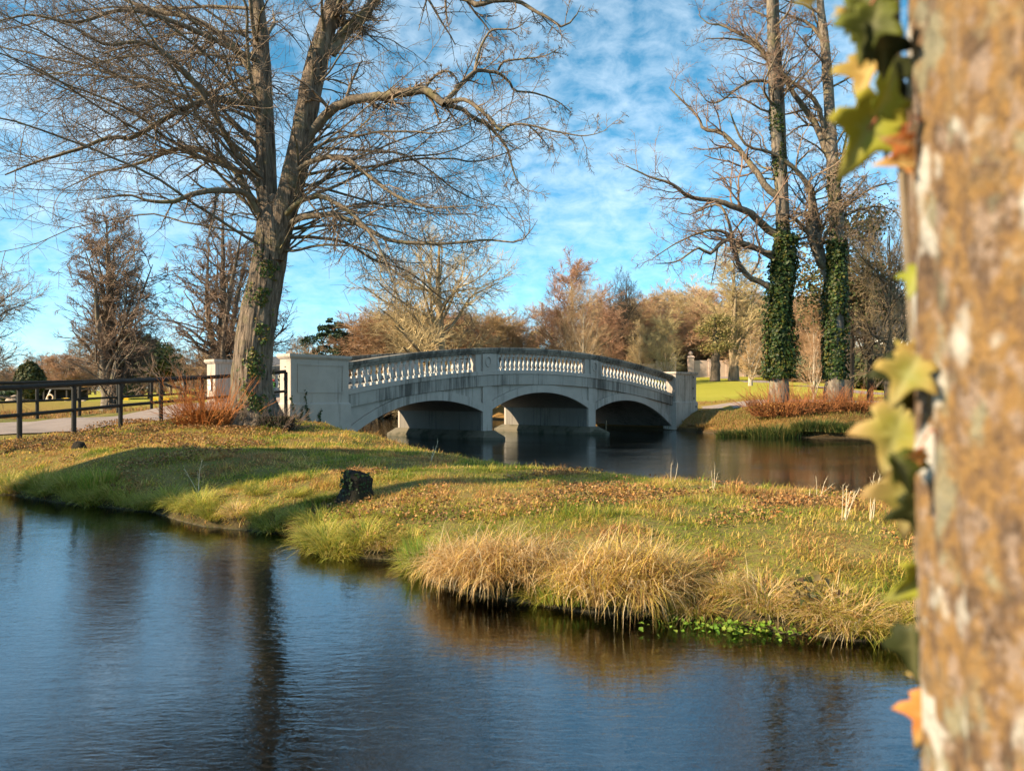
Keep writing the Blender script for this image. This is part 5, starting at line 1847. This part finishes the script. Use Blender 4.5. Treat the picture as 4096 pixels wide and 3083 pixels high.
# dead stems on the spit
def dead_stems(label, px, py_base, d, stems, seed, r=.0045):
    rng = np.random.default_rng(seed)
    x = (px - 2048) / F * d
    g = gz(x, d)
    root = empty('dead_stem', (x, d, g - .02))
    tag(root, label, 'dried stem')
    for k, (lx, h) in enumerate(stems):
        P = np.array([[rng.uniform(-.03, .03), rng.uniform(-.03, .03), 0]])
        p_, r_ = grow(rng, P, np.array([[lx, rng.uniform(-.1, .1), 1.0]]), np.array([h]), np.array([r]), 7, .05, 0.0, .4)
        st_ = [(p_, r_, 4)]
        branchlets(rng, p_, r_, np.array([h]), [dict(k=4, n=3, s=3, tr=(.6, 1), ang=(15, 40), lf=(.15, .3), w=.1, rf=.6, rmin=r * .35, tip=.5)], st_)
        v_, q_ = tubes(st_)
        obj('stem', npmesh('dead_stem', v_, quads=q_), M['straw'], root)


dead_stems('single forked dry stem standing up against the far river', 2852, 1925, 11.4, [(.05, .38), (-.1, .3), (.35, .28)], 401)
dead_stems('fan of bleached dry stalks near the trunk end of the spit', 3375, 2080, 8.6, [(.0, .42), (.15, .40), (.3, .36), (.5, .36), (.7, .42), (.05, .3)], 402)
dead_stems('tall bleached tuft of dry stalks next to the foreground ivy', 3490, 2085, 8.6, [(.08, .52), (.12, .55), (.2, .5)], 403, .005)
dead_stems('short pale broken stalk on the crest of the spit', 3237, 1980, 10.2, [(.02, .18)], 404, .006)
dead_stems('reddish dead twigs leaning over the river from the spit', 3270, 1940, 10.6, [(.3, .3), (.1, .32), (.8, .3)], 405)
dead_stems('thin reddish dry stem with a seed head above the water', 2690, 1880, 12.6, [(.0, .32), (.3, .3)], 406)
dead_stems('pair of slender seeding grass stems in front of the dark arch', 1728, 1805, 17.2, [(.15, .35), (.3, .5)], 407, .006)
dead_stems('bent dry stalks on the shaded bank above the stream', 795, 1985, 13.2, [(.02, .6), (-.5, .5), (.15, .35)], 408, .006)

# small bramble on the straw bank
rng = np.random.default_rng(95)
n_ = 60
C = rng.normal(0, 1, (n_, 3)) * np.array([.12, .08, .09]) + np.array([2.42, 6.62, .22])
c = np.array([(.05, .06, .02), (.10, .06, .03), (.20, .15, .07)])[rng.integers(0, 3, n_)]
v, t_, cc = leaf_cards(rng, C, rng.normal(0, .6, (n_, 3)) + (0, -.5, .5), rng.uniform(.05, .085, n_), c, .6)
o = obj('bramble', npmesh('bramble', v, tris=t_, colors=cc), M['leaf'])
tag(o, 'small dark bramble hanging on the straw bank', 'bramble', kind='stuff')

# stump
rng = np.random.default_rng(96)
x, y = -2.3, 11.75
prof_ = resample([(0, 0, -.1), (0, 0, .06), (.01, 0, .2), (.015, 0, .34), (.03, 0, .42)], [.32, .24, .19, .205, .13], 16, rng)
v, q = bark_tube(prof_[0], prof_[1], 28, .6, 77, 0)
V_ = np.concatenate([v, [[.01, 0, .34]]])
top = np.arange(28) + 16 * 28
st = obj('tree_stump', npmesh('tree_stump', V_, quads=q, tris=np.stack([top, np.roll(top, -1), np.full(28, len(v))], -1), smooth=True), M['stump'])
st.location = (x, y, gz(x, y))
tag(st, 'small dark rotten tree stump standing on the grassy spit', 'stump')
n_ = 260
az = rng.uniform(0, 6.28, n_)
zz_ = rng.uniform(.05, .44, n_)
C = np.stack([np.cos(az) * .215, np.sin(az) * .215, zz_], -1) * np.array([1, 1, 1]) + rng.normal(0, .015, (n_, 3))
v, t_, cc = leaf_cards(rng, C, np.stack([np.cos(az), np.sin(az), np.full(n_, .4)], -1) + rng.normal(0, .4, (n_, 3)), rng.uniform(.03, .06, n_), np.array(IVY)[rng.integers(0, 3, n_)] * .7, .4)
obj('ivy', npmesh('stump_ivy', v, tris=t_, colors=cc), M['ivy'], st)
prof_ = resample([(0, 0, -.1), (0, 0, .05), (.02, 0, .16)], [.16, .14, .08], 8, rng)
v, q = bark_tube(prof_[0], prof_[1], 18, .5, 78, 0)
top = np.arange(18) + 8 * 18
st = obj('tree_stump', npmesh('low_stump', np.concatenate([v, [[.02, 0, .15]]]), quads=q, tris=np.stack([top, np.roll(top, -1), np.full(18, len(v))], -1), smooth=True), M['stump'])
st.location = (-10.1, 18.6, gz(-10.1, 18.6))
tag(st, 'low broken stump in the leaf litter below the fence', 'stump')

# stake in the water
mb = MB()
rod(mb, (0, 0, -.6), (.0, 0, .35), .034, 8)
rod(mb, (0, 0, .35), (.015, 0, .72), .03, 8)
st = mb.build('wooden_stake', M['trunk_tan'])
st.location = ((2424 - 2048) / F * 45.8, 45.8, 0)
tag(st, 'thin wooden stake standing in the water before the end arch', 'stake')

# ivy strands on the pedestal front
rng = np.random.default_rng(97)
for i, (u0, hh) in enumerate(((-2.45, 1.1), (-2.2, .75), (-2.05, 1.35), (-1.75, .8), (-1.45, .6))):
    n_ = 9
    P = np.stack([u0 + np.cumsum(rng.normal(0, .04, n_)), np.where(np.linspace(.9, .9 + hh, n_) < 1.76, -.085, -.012), np.linspace(.9, .9 + hh, n_)], -1)
    m_ = 70
    tt = rng.uniform(0, 1, m_)
    C = np.stack([np.interp(tt, np.linspace(0, 1, n_), P[:, k2]) for k2 in range(3)], -1) + rng.normal(0, .03, (m_, 3)) * np.array([1, .3, 1]) + np.array([0, -.02, 0])
    c = np.array(IVY)[rng.integers(0, 3, m_)] * .8
    v, t_, cc = leaf_cards(rng, C, rng.normal(0, .4, (m_, 3)) + (0, -1, .3), rng.uniform(.04, .075, m_), c, .4)
    root = empty('ivy_strand', (-6.56, 32.0, 0), BA)
    tag(root, 'thin dark ivy strand climbing the plinth of the near pedestal', 'ivy', 'ivy strands on the pedestal')
    obj('leaves', npmesh('ivy_strand', v, tris=t_, colors=cc), M['ivy'], root)
    v, q = tubes([(P[None], np.full((1, n_), .006), 3)])
    obj('stem', npmesh('ivy_stem', v, quads=q), M['twig'], root)

# notice on the end pillar of the far parapet
pl = MB()
pl.box(-.15, .15, -.012, .0, -.30, .30)
no = pl.build('notice', M['white_paint'])
tag(no, 'small white notice with a red chain mark on the sunlit end pillar', 'sign')
P0 = np.array([-6.56, 32.0]) + bd * (-2.62 - .075) + bnv * (WD - .39)
no.location = (P0[0], P0[1], 2.62)
no.rotation_euler = (0, 0, BA - math.pi / 2)
mk = MB()
aa = np.linspace(-2.5, -.64, 10)
for a0, a1 in zip(aa[:-1], aa[1:]):
    rod(mk, (.09 * math.cos(a0), -.018, .05 + .16 * math.sin(a0)), (.09 * math.cos(a1), -.018, .05 + .16 * math.sin(a1)), .012, 6)
mk.build('red_mark', M['red'], no)

# ------------------------------------------------------------------ far things: wall, houses, field furniture
wl = empty('estate_wall', (11.5, 99, 0))
tag(wl, 'long pinkish rendered estate wall with piers beyond the lawn', 'wall')
A0, A1 = np.array([9.0, 100.0]), np.array([36.5, 103.0])
nseg = 12
for i in range(nseg):
    a = A0 + (A1 - A0) * i / nseg
    c = A0 + (A1 - A0) * (i + 1) / nseg
    if i in (5,):
        continue
    g = gz(*((a + c) / 2))
    mb = MB()
    d = (c - a) / np.linalg.norm(c - a)
    nrm = np.array([-d[1], d[0]]) * .15
    q = [a - nrm, c - nrm, c + nrm, a + nrm]
    off = np.array(wl.location)[:2]
    mb.prism([tuple(p - off) for p in q], g - .5, g + 2.15)
    mb.build('wall_panel', M['wall'], wl)
    mb = MB()
    q = [a - nrm * 1.6, a - nrm * 1.6 + d * .35, a + nrm * 1.6 + d * .35, a + nrm * 1.6]
    mb.prism([tuple(p - off) for p in q], g - .5, g + 2.3)
    mb.build('pier', M['wall'], wl)
for i in (5, 6):
    a = A0 + (A1 - A0) * i / nseg - np.array(wl.location)[:2]
    g = gz(a[0] + wl.location[0], a[1] + wl.location[1])
    mb = MB()
    mb.box(a[0] - .35, a[0] + .35, a[1] - .4, a[1] + .35, g - .5, g + 2.5)
    mb.frustum(a[0] - .45, a[0] + .45, a[1] - .5, a[1] + .45, g + 2.5, a[0] - .3, a[0] + .3, a[1] - .3, a[1] + .3, g + 2.75)
    mb.lathe([(.1, g + 2.75), (.26, g + 2.9), (.3, g + 3.05), (.2, g + 3.25), (.02, g + 3.32)], a[0], a[1], 10)
    mb.build('gate_pier', M['wall'], wl)


def house(name, label, x, y, w, dep, h, rz, roof_h, wins, walls='white_paint'):
    g = gz(x, y)
    root = empty(name, (x, y, g - .2), rz)
    tag(root, label, 'house')
    mb = MB()
    mb.box(-w / 2, w / 2, 0, dep, 0, h)
    mb.build('walls', M[walls], root)
    mb = MB()
    mb.add([(-w / 2 - .3, -.3, h), (w / 2 + .3, -.3, h), (w / 2 + .3, dep + .3, h), (-w / 2 - .3, dep + .3, h), (-w / 2 - .3, dep / 2, h + roof_h), (w / 2 + .3, dep / 2, h + roof_h)],
           [(0, 1, 5, 4), (2, 3, 4, 5), (0, 4, 3), (1, 2, 5), (3, 2, 1, 0)])
    ro = mb.build('roof', M['slate'], root)
    mb = MB()
    mb.box(w * .25, w * .25 + .8, dep / 2 - .4, dep / 2 + .4, h + roof_h * .5, h + roof_h + 1.0)
    mb.build('chimney', M['wall'], ro)
    for (wx, wz, ww, wh) in wins:
        mb = MB()
        t_ = .09
        mb.box(wx, wx + ww, -.06, .02, wz, wz + t_)
        mb.box(wx, wx + ww, -.06, .02, wz + wh - t_, wz + wh)
        mb.box(wx, wx + t_, -.058, .018, wz + t_, wz + wh - t_)
        mb.box(wx + ww - t_, wx + ww, -.058, .018, wz + t_, wz + wh - t_)
        mb.box(wx + t_, wx + ww - t_, -.056, .016, wz + wh / 2 - .04, wz + wh / 2 + .04)
        wo2 = mb.build('window', M['white_paint'], root)
        mb = MB()
        mb.box(wx + t_, wx + ww - t_, -.02, .01, wz + t_, wz + wh - t_)
        mb.build('pane', M['glass'], wo2)


house('white_house', 'white rendered house half hidden behind the yew and bare trunks', 47.0, 99, 9, 7, 6.2, -.2, 2.5, [(-3.4, .9, 1.1, 1.7), (-.8, .9, 1.1, 1.7), (2.0, .9, 1.1, 1.7), (-3.4, 3.8, 1.1, 1.5), (-.8, 3.8, 1.1, 1.5), (2.0, 3.8, 1.1, 1.5)])
house('grey_house', 'distant grey-roofed house glimpsed between the lime trunk and the pedestal', (1080 - 2048) / F * 140, 140, 10, 7, 4.6, .2, 2.4, [(-3.6, .9, .9, 1.4), (-1.2, .9, .9, 1.4), (1.4, .9, .9, 1.4), (-3.6, 3.0, .9, 1.2), (1.4, 3.0, .9, 1.2)], 'conc')

# low shelter in the field
x, y = (215 - 2048) / F * 112, 112
g = gz(x, y)
sr = empty('field_shelter', (x, y, g))
tag(sr, 'long low dark timber shelter in the field behind the life ring', 'shelter')
mb = MB()
mb.box(-4.2, 4.2, -1.2, 1.8, 1.55, 1.85)
mb.build('roof', M['timber_dark'], sr)
for xx in (-4, -2.4, -.8, .8, 2.4, 4):
    for yy in (-1.0,):
        mb = MB()
        mb.box(xx - .1, xx + .1, yy - .1, yy + .1, -.2, 1.55)
        mb.build('post', M['timber_dark'], sr)
mb = MB()
mb.box(-4, 4, 1.5, 1.6, -.2, 1.55)
mb.build('back_wall', M['timber_dark'], sr)
# yellow bins and boards
for px, d, w, h, lab in ((265, 108, .85, .42, 'low yellow grit bin beside the dark field shelter'), (298, 108, .45, .45, 'square yellow marker box at the end of the field shelter'),
                         (508, 112, .65, .36, 'small yellow box on the field between the pine stems'), (625, 108, .8, .38, 'yellow box on the mown rise behind the fence post'),
                         (668, 100, .85, .42, 'open yellow crate on the mown rise nearest the white pillar'), (189, 106, .2, .5, 'narrow yellow post left of the life ring'),
                         (220, 106, .16, .4, 'narrow yellow post behind the life ring'), (252, 106, .16, .4, 'narrow yellow post next to the grit bin')):
    x = (px - 2048) / F * d
    mb = MB()
    if w > .5:
        mb.frustum(-w / 2 * .92, w / 2 * .92, -.25, .25, 0, -w / 2, w / 2, -.3, .3, h * .75)
        mb.box(-w / 2 - .03, w / 2 + .03, -.33, .33, h * .75, h * .85)
        mb.frustum(-w / 2, w / 2, -.3, .3, h * .85, -w / 2 * .85, w / 2 * .85, -.12, .12, h)
    else:
        mb.lathe([(w / 2, 0), (w / 2, h * .85), (w * .3, h)], 0, 0, 10)
    o = mb.build('yellow_bin' if w > .3 else 'yellow_post', M['yellow'], bevel=.01)
    o.location = (x, d, gz(x, d) - .02)
    tag(o, lab, 'bin' if w > .3 else 'post')
# life ring on its leaning board
x, y = (195 - 2048) / F * 93, 93
lr = empty('life_ring_stand', (x, y, gz(x, y)))
tag(lr, 'white leaning post with an orange and white life ring in the field', 'life ring')
mb = MB()
rod(mb, (-.45, 0, -.1), (.22, 0, 1.35), .07, 8)
mb.build('post', M['white_paint'], lr)
K, k2 = 24, 8
V0, Fc = [], []
for a in range(K):
    A = 2 * math.pi * a / K
    for c in range(k2):
        cc_ = 2 * math.pi * c / k2
        rr = .34 + .085 * math.cos(cc_)
        V0.append((rr * math.cos(A) + .22, -.1 + .085 * math.sin(cc_), rr * math.sin(A) + .42))
        Fc.append((a * k2 + c, ((a + 1) % K) * k2 + c, ((a + 1) % K) * k2 + (c + 1) % k2, a * k2 + (c + 1) % k2))
mb = MB()
mb.add(V0, Fc)
mb.build('ring', simple_mat('ring_cream', (.85, .62, .40), .5, .1, 4), lr, smooth=True)
# boulder and stones
rng = np.random.default_rng(99)
for i, (px, d, s_, lab) in enumerate(((58, 96, .85, 'pale boulder on the field edge by the low hedge'), (245, 95, .28, 'small stones on the field edge past the life ring'), (270, 95, .32, 'small stones on the field edge past the life ring'),
                                      (300, 95, .3, 'small stones on the field edge past the life ring'), (335, 95, .26, 'small stones on the field edge past the life ring'))):
    x = (px - 2048) / F * d
    q_ = unit(rng.normal(0, 1, (90, 3)))
    import bmesh
    bm = bmesh.new()
    bmesh.ops.create_icosphere(bm, subdivisions=3, radius=1)
    for v_ in bm.verts:
        n_ = fbm(np.array([v_.co[:]]) * 1.3, 7 + i, 3)[0]
        v_.co *= .7 + .6 * n_
        v_.co.z = max(v_.co.z * .7, -.3)
    me = bpy.data.meshes.new('boulder')
    bm.to_mesh(me)
    bm.free()
    me.polygons.foreach_set('use_smooth', np.ones(len(me.polygons), dtype=bool))
    o = obj('boulder', me, M['rock'])
    o.location = (x, d, gz(x, d) + .1 * s_)
    o.scale = (s_, s_, s_)
    tag(o, lab, 'rock', None if i == 0 else 'stones on the field edge')
mb = MB()
mb.lathe([(.22, 0), (.26, .7), (.28, .72), (.2, .82)], 0, 0, 12)
o = mb.build('litter_bin', M['blue_bin'])
o.location = ((725 - 2048) / F * 118, 118, gz((725 - 2048) / F * 118, 118))
tag(o, 'small blue litter bin on the crest of the mown rise', 'bin')

# walker beyond the pedestal
x, y = (1094 - 2048) / F * 62, 62


def skin_body(name, pts, edges, radii, mat, parent):
    me = bpy.data.meshes.new(name)
    me.from_pydata(pts, edges, [])
    o = bpy.data.objects.new(name, me)
    COL.objects.link(o)
    o.parent = parent
    md = o.modifiers.new('skin', 'SKIN')
    sub = o.modifiers.new('sub', 'SUBSURF')
    sub.levels = sub.render_levels = 1
    for i_, r_ in enumerate(radii):
        me.skin_vertices[0].data[i_].radius = r_ if isinstance(r_, tuple) else (r_, r_)
        me.skin_vertices[0].data[i_].use_root = (i_ == 0)
    me.materials.append(mat)
    return o


wkz = 1.72
wk = empty('person', (x, y, wkz))
tag(wk, 'person in a green jacket and red hat walking beyond the pedestal', 'person')
bp = [(0, 0, .92), (0, 0, 1.15), (0, 0, 1.38), (0, 0, 1.48), (0, -.02, 1.60), (.19, 0, 1.36), (.25, .02, 1.12), (.24, -.08, .90), (-.19, 0, 1.36), (-.25, .02, 1.12), (-.24, -.08, .9), (.09, 0, .85), (.10, -.08, .48), (.10, 0, .08), (.10, -.12, .04), (-.09, 0, .85), (-.1, .1, .48), (-.1, .22, .1), (-.1, .12, .04)]
be = [(0, 1), (1, 2), (2, 3), (3, 4), (2, 5), (5, 6), (6, 7), (2, 8), (8, 9), (9, 10), (0, 11), (11, 12), (12, 13), (13, 14), (0, 15), (15, 16), (16, 17), (17, 18)]
brd = [(.16, .11), (.15, .1), (.17, .1), .055, .10, .06, .05, .035, .06, .05, .035, .085, .065, .045, .04, .085, .065, .045, .04]
skin_body('body', bp, be, brd, M['green_coat'], wk)
mb = MB()
mb.lathe([(.11, 1.60), (.125, 1.64), (.11, 1.72), (.06, 1.77), (.01, 1.78)], 0, -.02, 12)
mb.build('hat', M['red'], wk, smooth=True)
gpl = gz(x, y)
wk.location.z = max(gpl, .0) if gpl > .3 else 1.7

# duck on the water behind the bridge
dk = empty('duck', ((1530 - 2048) / F * 86, 86 - 6, 0))
tag(dk, 'small dark duck swimming beyond the near arch', 'duck')
dk.rotation_euler = (0, 0, .4)
skin_body('body', [(0, 0, .09), (.16, 0, .10), (.30, 0, .16), (-.14, 0, .10), (.20, 0, .2), (-.24, 0, .2), (-.27, 0, .30), (-.37, 0, .28)], [(0, 1), (1, 2), (0, 3), (3, 5), (5, 6), (6, 7), (1, 4)],
          [(.11, .1), (.09, .08), .03, (.09, .08), .04, .045, .055, .02], M['dark_cloth'], dk)

# ------------------------------------------------------------------ trees out of view whose shade falls on the bank
for k, (x, y, hh, r_, lab) in enumerate(((-21.2, 8.3, 21, .95, 'tall clean-boled bare tree in the middle of the row on the near bank'), (-21.8, 9.6, 20, .85, 'clean-boled tree next in the row towards the path'),
                                        (-20.6, 7.0, 20, .8, 'clean-boled tree next in the row away from the path'), (-21.0, 3.5, 20, .5, 'tall bare tree on the near bank whose trunk shades the stump'))):
    rng = np.random.default_rng(700 + k)
    root = empty('bank_tree', (x, y, gz(x, y) - .1))
    tag(root, lab, 'tree')
    tr = resample([(0, 0, -.2), (.1, 0, hh * .3), (-.1, .1, hh * .65), (0, 0, hh)], [r_ * 1.25, r_, r_ * .75, r_ * .1], 40, rng, .03)
    v, q = bark_tube(tr[0], tr[1], 24, .2, 70 + k, 0)
    obj('trunk', npmesh('bank_trunk', v, quads=q, smooth=True), M['bark'], root)
    q4 = spawn(rng, tr[0], tr[1], np.array([float(hh)]), 26, (.66, 1), (35, 70), (.16, .26), .35, .5, .04)
    k5 = grow(rng, q4[0], q4[1], q4[2], q4[3], 9, .13, .03, .2)
    tw = [(k5[0], k5[1], 5)]
    branchlets(rng, k5[0], k5[1], q4[2], [dict(k=8, n=4, s=3, lf=(.25, .5), rmin=.015)], tw)
    v, q = tubes(tw)
    obj('crown', npmesh('bank_crown', v, quads=q), M['twig_grey'], root)

# ------------------------------------------------------------------ foreground trunk with lichen and ivy
m, t, b = mat_new('lichen_bark')
l1 = noise_node(t, 26, 6, .72, sz=.6)
l2 = noise_node(t, 150, 4, .6, sz=.6)
l3 = noise_node(t, 15, 3, .5, sz=.7)
l4 = noise_node(t, 48, 4, .6, sz=.6)
c = ramp(t, l1.outputs[0], [(.36, (.05, .03, .018)), (.45, (.16, .095, .048)), (.53, (.31, .172, .046)), (.62, (.22, .15, .08))])
c = mixc(t, mth(t, 'MULTIPLY', l2.outputs[0], .5), c, (.15, .085, .045))
f4 = t.nodes.new('ShaderNodeMapRange')
f4.inputs['From Min'].default_value = .53
f4.inputs['From Max'].default_value = .61
f4.inputs['To Max'].default_value = .8
t.links.new(l4.outputs[0], f4.inputs['Value'])
c = mixc(t, f4.outputs[0], c, (.30, .22, .17))
l5 = noise_node(t, 60, 5, .65, sz=.7)
f5 = t.nodes.new('ShaderNodeMapRange')
f5.inputs['From Min'].default_value = .56
f5.inputs['From Max'].default_value = .64
f5.inputs['To Max'].default_value = .75
t.links.new(l5.outputs[0], f5.inputs['Value'])
c = mixc(t, f5.outputs[0], c, (.085, .05, .03))
l6 = noise_node(t, 19, 4, .6, sz=.7)
f6 = t.nodes.new('ShaderNodeMapRange')
f6.inputs['From Min'].default_value = .55
f6.inputs['From Max'].default_value = .63
f6.inputs['To Max'].default_value = .7
t.links.new(l6.outputs[0], f6.inputs['Value'])
c = mixc(t, f6.outputs[0], c, (.26, .26, .18))
f3 = t.nodes.new('ShaderNodeMapRange')
f3.inputs['From Min'].default_value = .585
f3.inputs['From Max'].default_value = .655
t.links.new(l3.outputs[0], f3.inputs['Value'])
c = mixc(t, f3.outputs[0], c, (.52, .49, .44))
t.links.new(c, b.inputs['Base Color'])
b.inputs['Roughness'].default_value = .9
p = bump(t, None, l1.outputs[0], 1.0, .022)
bump(t, b, l5.outputs[0], .9, .008, p)
M['lichen'] = m
zb = gz(.7, .8)
ft = empty('foreground_tree', (.70, .80, zb - .05))
tag(ft, 'thick tree trunk crusted with orange and white lichen, edged with ivy leaves', 'tree')
zz_ = np.linspace(0, 5.2, 150)
cx_ = np.interp(zz_ + zb, [.3, 1.4, 1.9, 2.4, 5.5], [.772, .714, .692, .672, .60]) - .70
pts_ = np.stack([cx_, np.zeros(150), zz_], -1)[None]
rad_ = np.interp(zz_, [0, .35, 1.0, 5.2], [.36, .285, .262, .22])[None]
v, q = bark_tube(pts_, rad_, 140, .17, 55, 0)
obj('trunk', npmesh('foreground_trunk', v, quads=q, smooth=True), M['lichen'], ft)
# its bare limbs above the picture
rng = np.random.default_rng(98)
kk = 14
P = np.stack([np.full(kk, -.1), np.zeros(kk), rng.uniform(3.8, 5.1, kk)], -1)
az = rng.uniform(-1.4, 1.4, kk)
D = np.stack([np.cos(az), np.sin(az), rng.uniform(.5, 1.2, kk)], -1)
ln_ = rng.uniform(2, 4, kk)
g_ = grow(rng, P, D, ln_, np.full(kk, .06), 10, .1, .05, .2)
st_ = [(g_[0], g_[1], 6)]
branchlets(rng, g_[0], g_[1], ln_, [dict(k=8, n=5, s=3, ang=(30, 60), lf=(.2, .5), w=.14, rf=.5, rmin=.006, tip=.3)], st_)
v, q = tubes(st_)
obj('crown', npmesh('foreground_crown', v, quads=q), M['limb'], ft)

# ivy: one stem, single leaves
LEAF = [(0, -.48), (.10, -.40), (.30, -.46), (.44, -.30), (.34, -.16), (.56, -.02), (.66, .18), (.36, .16), (.22, .22), (.16, .42), (0, .80), (-.16, .42), (-.22, .22), (-.36, .16), (-.66, .18), (-.56, -.02), (-.34, -.16), (-.44, -.30), (-.30, -.46), (-.10, -.40)]


def ivy_leaf_mesh(name, seed, c1, c2):
    rng_ = np.random.default_rng(seed)
    P = np.array(LEAF) * rng_.uniform(.92, 1.08, (len(LEAF), 1))
    n = len(P)
    rings = [1.0, .72, .42]
    V_ = []
    for r_ in rings:
        V_ += [(x_ * r_, y_ * r_) for x_, y_ in P]
    V_ += [(0, 0)]
    V_ = np.array(V_)
    fold_ = rng_.uniform(.05, .7)
    z_ = fold_ * np.abs(V_[:, 0]) - .22 * V_[:, 0] ** 2 - .18 * V_[:, 1] ** 2 + .16 * np.abs(V_[:, 0]) + .05 * np.sin(V_[:, 0] * 7 + seed) * np.cos(V_[:, 1] * 5)
    V3 = np.stack([V_[:, 0], V_[:, 1], z_], -1)
    Q_ = []
    for r_ in range(2):
        for k_ in range(n):
            k3 = (k_ + 1) % n
            Q_.append((r_ * n + k_, r_ * n + k3, (r_ + 1) * n + k3, (r_ + 1) * n + k_))
    T_ = [(2 * n + k_, 2 * n + (k_ + 1) % n, 3 * n) for k_ in range(n)]
    f_ = np.clip(np.linalg.norm(V_, axis=1) * 1.1 + .35 * (fbm(V3 * 4, seed, 2) - .5), 0, 1)[:, None]
    cc_ = np.array(c1) * (1 - f_) + np.array(c2) * f_
    ve = np.clip(1 - np.abs(V_[:, 0]) * 9, 0, 1)[:, None] * .5
    cc_ = cc_ * (1 - ve) + np.array((.5, .48, .22)) * ve * (.4 + cc_.mean() * 2)
    back = V3.copy()
    back[:, 2] -= .012
    nv = len(V3)
    Qb = [(d_ + nv, c_ + nv, b2 + nv, a2 + nv) for a2, b2, c_, d_ in Q_]
    Tb = [(c_ + nv, b2 + nv, a2 + nv) for a2, b2, c_ in T_]
    rim = [(k_, nv + k_, nv + (k_ + 1) % n, (k_ + 1) % n) for k_ in range(n)]
    me = npmesh(name, np.concatenate([V3, back]), quads=Q_ + Qb + rim, tris=T_ + Tb, smooth=True, colors=np.concatenate([cc_, cc_]))
    me.materials.append(M['leaf'])
    return me


YG, OL, DK, OR, PK, TN = (.32, .34, .04), (.20, .22, .03), (.035, .042, .012), (.58, .20, .05), (.50, .28, .16), (.55, .34, .12)  # DK: leaves in shade, the shade put into their colour
leaves = [  # centre px, py, height px, roll in the picture (deg, 0 = tip up), turn to the side, colours
    (3478, 520, 430, 205, 10, YG, (.50, .42, .07)), (3450, 290, 230, 190, 50, TN, OL), (3425, 160, 190, 150, 30, OL, (.16, .18, .03)), (3440, 50, 230, 175, 20, DK, OL), (3520, 190, 280, 160, 40, DK, DK),
    (3530, 385, 190, 20, 30, YG, OL), (3580, 400, 240, 200, 55, DK, DK), (3590, 655, 170, 270, 20, TN, OR), (3590, 568, 130, 280, 40, OR, (.30, .07, .03)), (3372, 55, 90, 250, 50, TN, YG), (3228, -5, 110, 250, 30, TN, YG),
    (3648, 1110, 160, 200, 50, YG, OL), (3607, 1410, 150, 20, 40, TN, OL), (3590, 1500, 210, 210, 30, OL, TN), (3612, 1590, 250, 190, 40, DK, OL), (3537, 1735, 290, 195, 20, YG, PK), (3618, 1815, 120, 240, 50, OR, TN),
    (3580, 1975, 300, 190, 35, OL, PK), (3640, 1930, 240, 170, 45, OL, DK), (3655, 2050, 230, 185, 40, DK, DK), (3668, 2320, 270, 235, 15, YG, (.42, .40, .06)), (3628, 2590, 260, 185, 65, DK, DK), (3700, 2700, 130, 270, 30, TN, TN),
    (3696, 2860, 220, 200, 30, OR, (.60, .30, .08)), (3700, 2960, 160, 190, 50, DK, DK),
    (3480, 110, 260, 200, 25, DK, OL), (3545, 300, 260, 180, 35, DK, DK), (3500, 20, 250, 150, 30, DK, OL), (3560, 500, 220, 170, 45, DK, OL), (3580, 1660, 260, 200, 40, DK, DK), (3600, 1880, 220, 160, 40, DK, OL), (3640, 1500, 240, 180, 50, DK, DK)]
iv = empty('ivy_vine', (.40, .62, zb))
tag(iv, 'ivy vine with large yellow-green and orange leaves up the lichened foreground trunk', 'ivy')
io = np.array(iv.location)
stem_pts = []
rng = np.random.default_rng(123)
for i, (px, py, hp, roll, turn, c1, c2) in enumerate(leaves):
    d = .90 + rng.uniform(-.07, .07)
    px += rng.uniform(-8, 26) + (34 if 12 <= i <= 19 else 0)
    hp *= rng.uniform(.75, 1.05)
    me = ivy_leaf_mesh('ivy_leaf', 500 + i, c1, c2)
    o = obj('leaf', me, None, iv)
    s_ = hp * (1.0 + .35 * rng.uniform()) / F * d / 1.28
    pos = pt(px, py, d)
    o.location = pos - io
    R_ = Matrix.Rotation(math.radians(roll), 3, 'Y') @ Matrix.Rotation(math.radians(turn if i % 2 else -turn * .6), 3, 'Z') @ Matrix.Rotation(math.radians(90 + rng.uniform(-18, 18)), 3, 'X')
    o.rotation_euler = R_.to_euler()
    o.scale = (s_, s_, s_)
    if i not in (0, 3, 8, 16, 20):
        continue
    # petiole back to the trunk
    a = np.array(pos - io)
    ctr = np.array([.70 + np.interp(pos[2], [1.4, 1.9, 2.4], [.022, 0, -.02]), .80, pos[2]]) - io
    dirn = unit(a - ctr)
    bpos = ctr + dirn * .262 + np.array([0, 0, .02])
    mid = (a + bpos) / 2 + np.array([0, -.006, .015])
    pr = resample([bpos, mid, a], [.0016, .0013, .001], 6, rng)
    v, q = tubes([(pr[0], pr[1], 5)])
    obj('petiole', npmesh('ivy_petiole', v, quads=q, smooth=True), simple_mat('petiole_red', (.45, .14, .07), .5, .1, 9) if i == 0 else bpy.data.materials['petiole_red'], iv)
    stem_pts.append(bpos)
sp_ = []
for z_ in np.linspace(1.2, 2.6, 12):
    ctr = np.array([.70 + np.interp(z_, [1.4, 1.9, 2.4], [.022, 0, -.02]), .80])
    an = math.radians(146 + 5 * math.sin(z_ * 9))
    sp_.append(np.array([ctr[0] + .268 * math.cos(an), ctr[1] + .268 * math.sin(an), z_]) - io)
pr = resample(sp_, [.005] * 12, 60, rng)
v, q = tubes([(pr[0], pr[1], 8)])
obj('stem', npmesh('ivy_vine_stem', v, quads=q, smooth=True), M['limb'], iv)
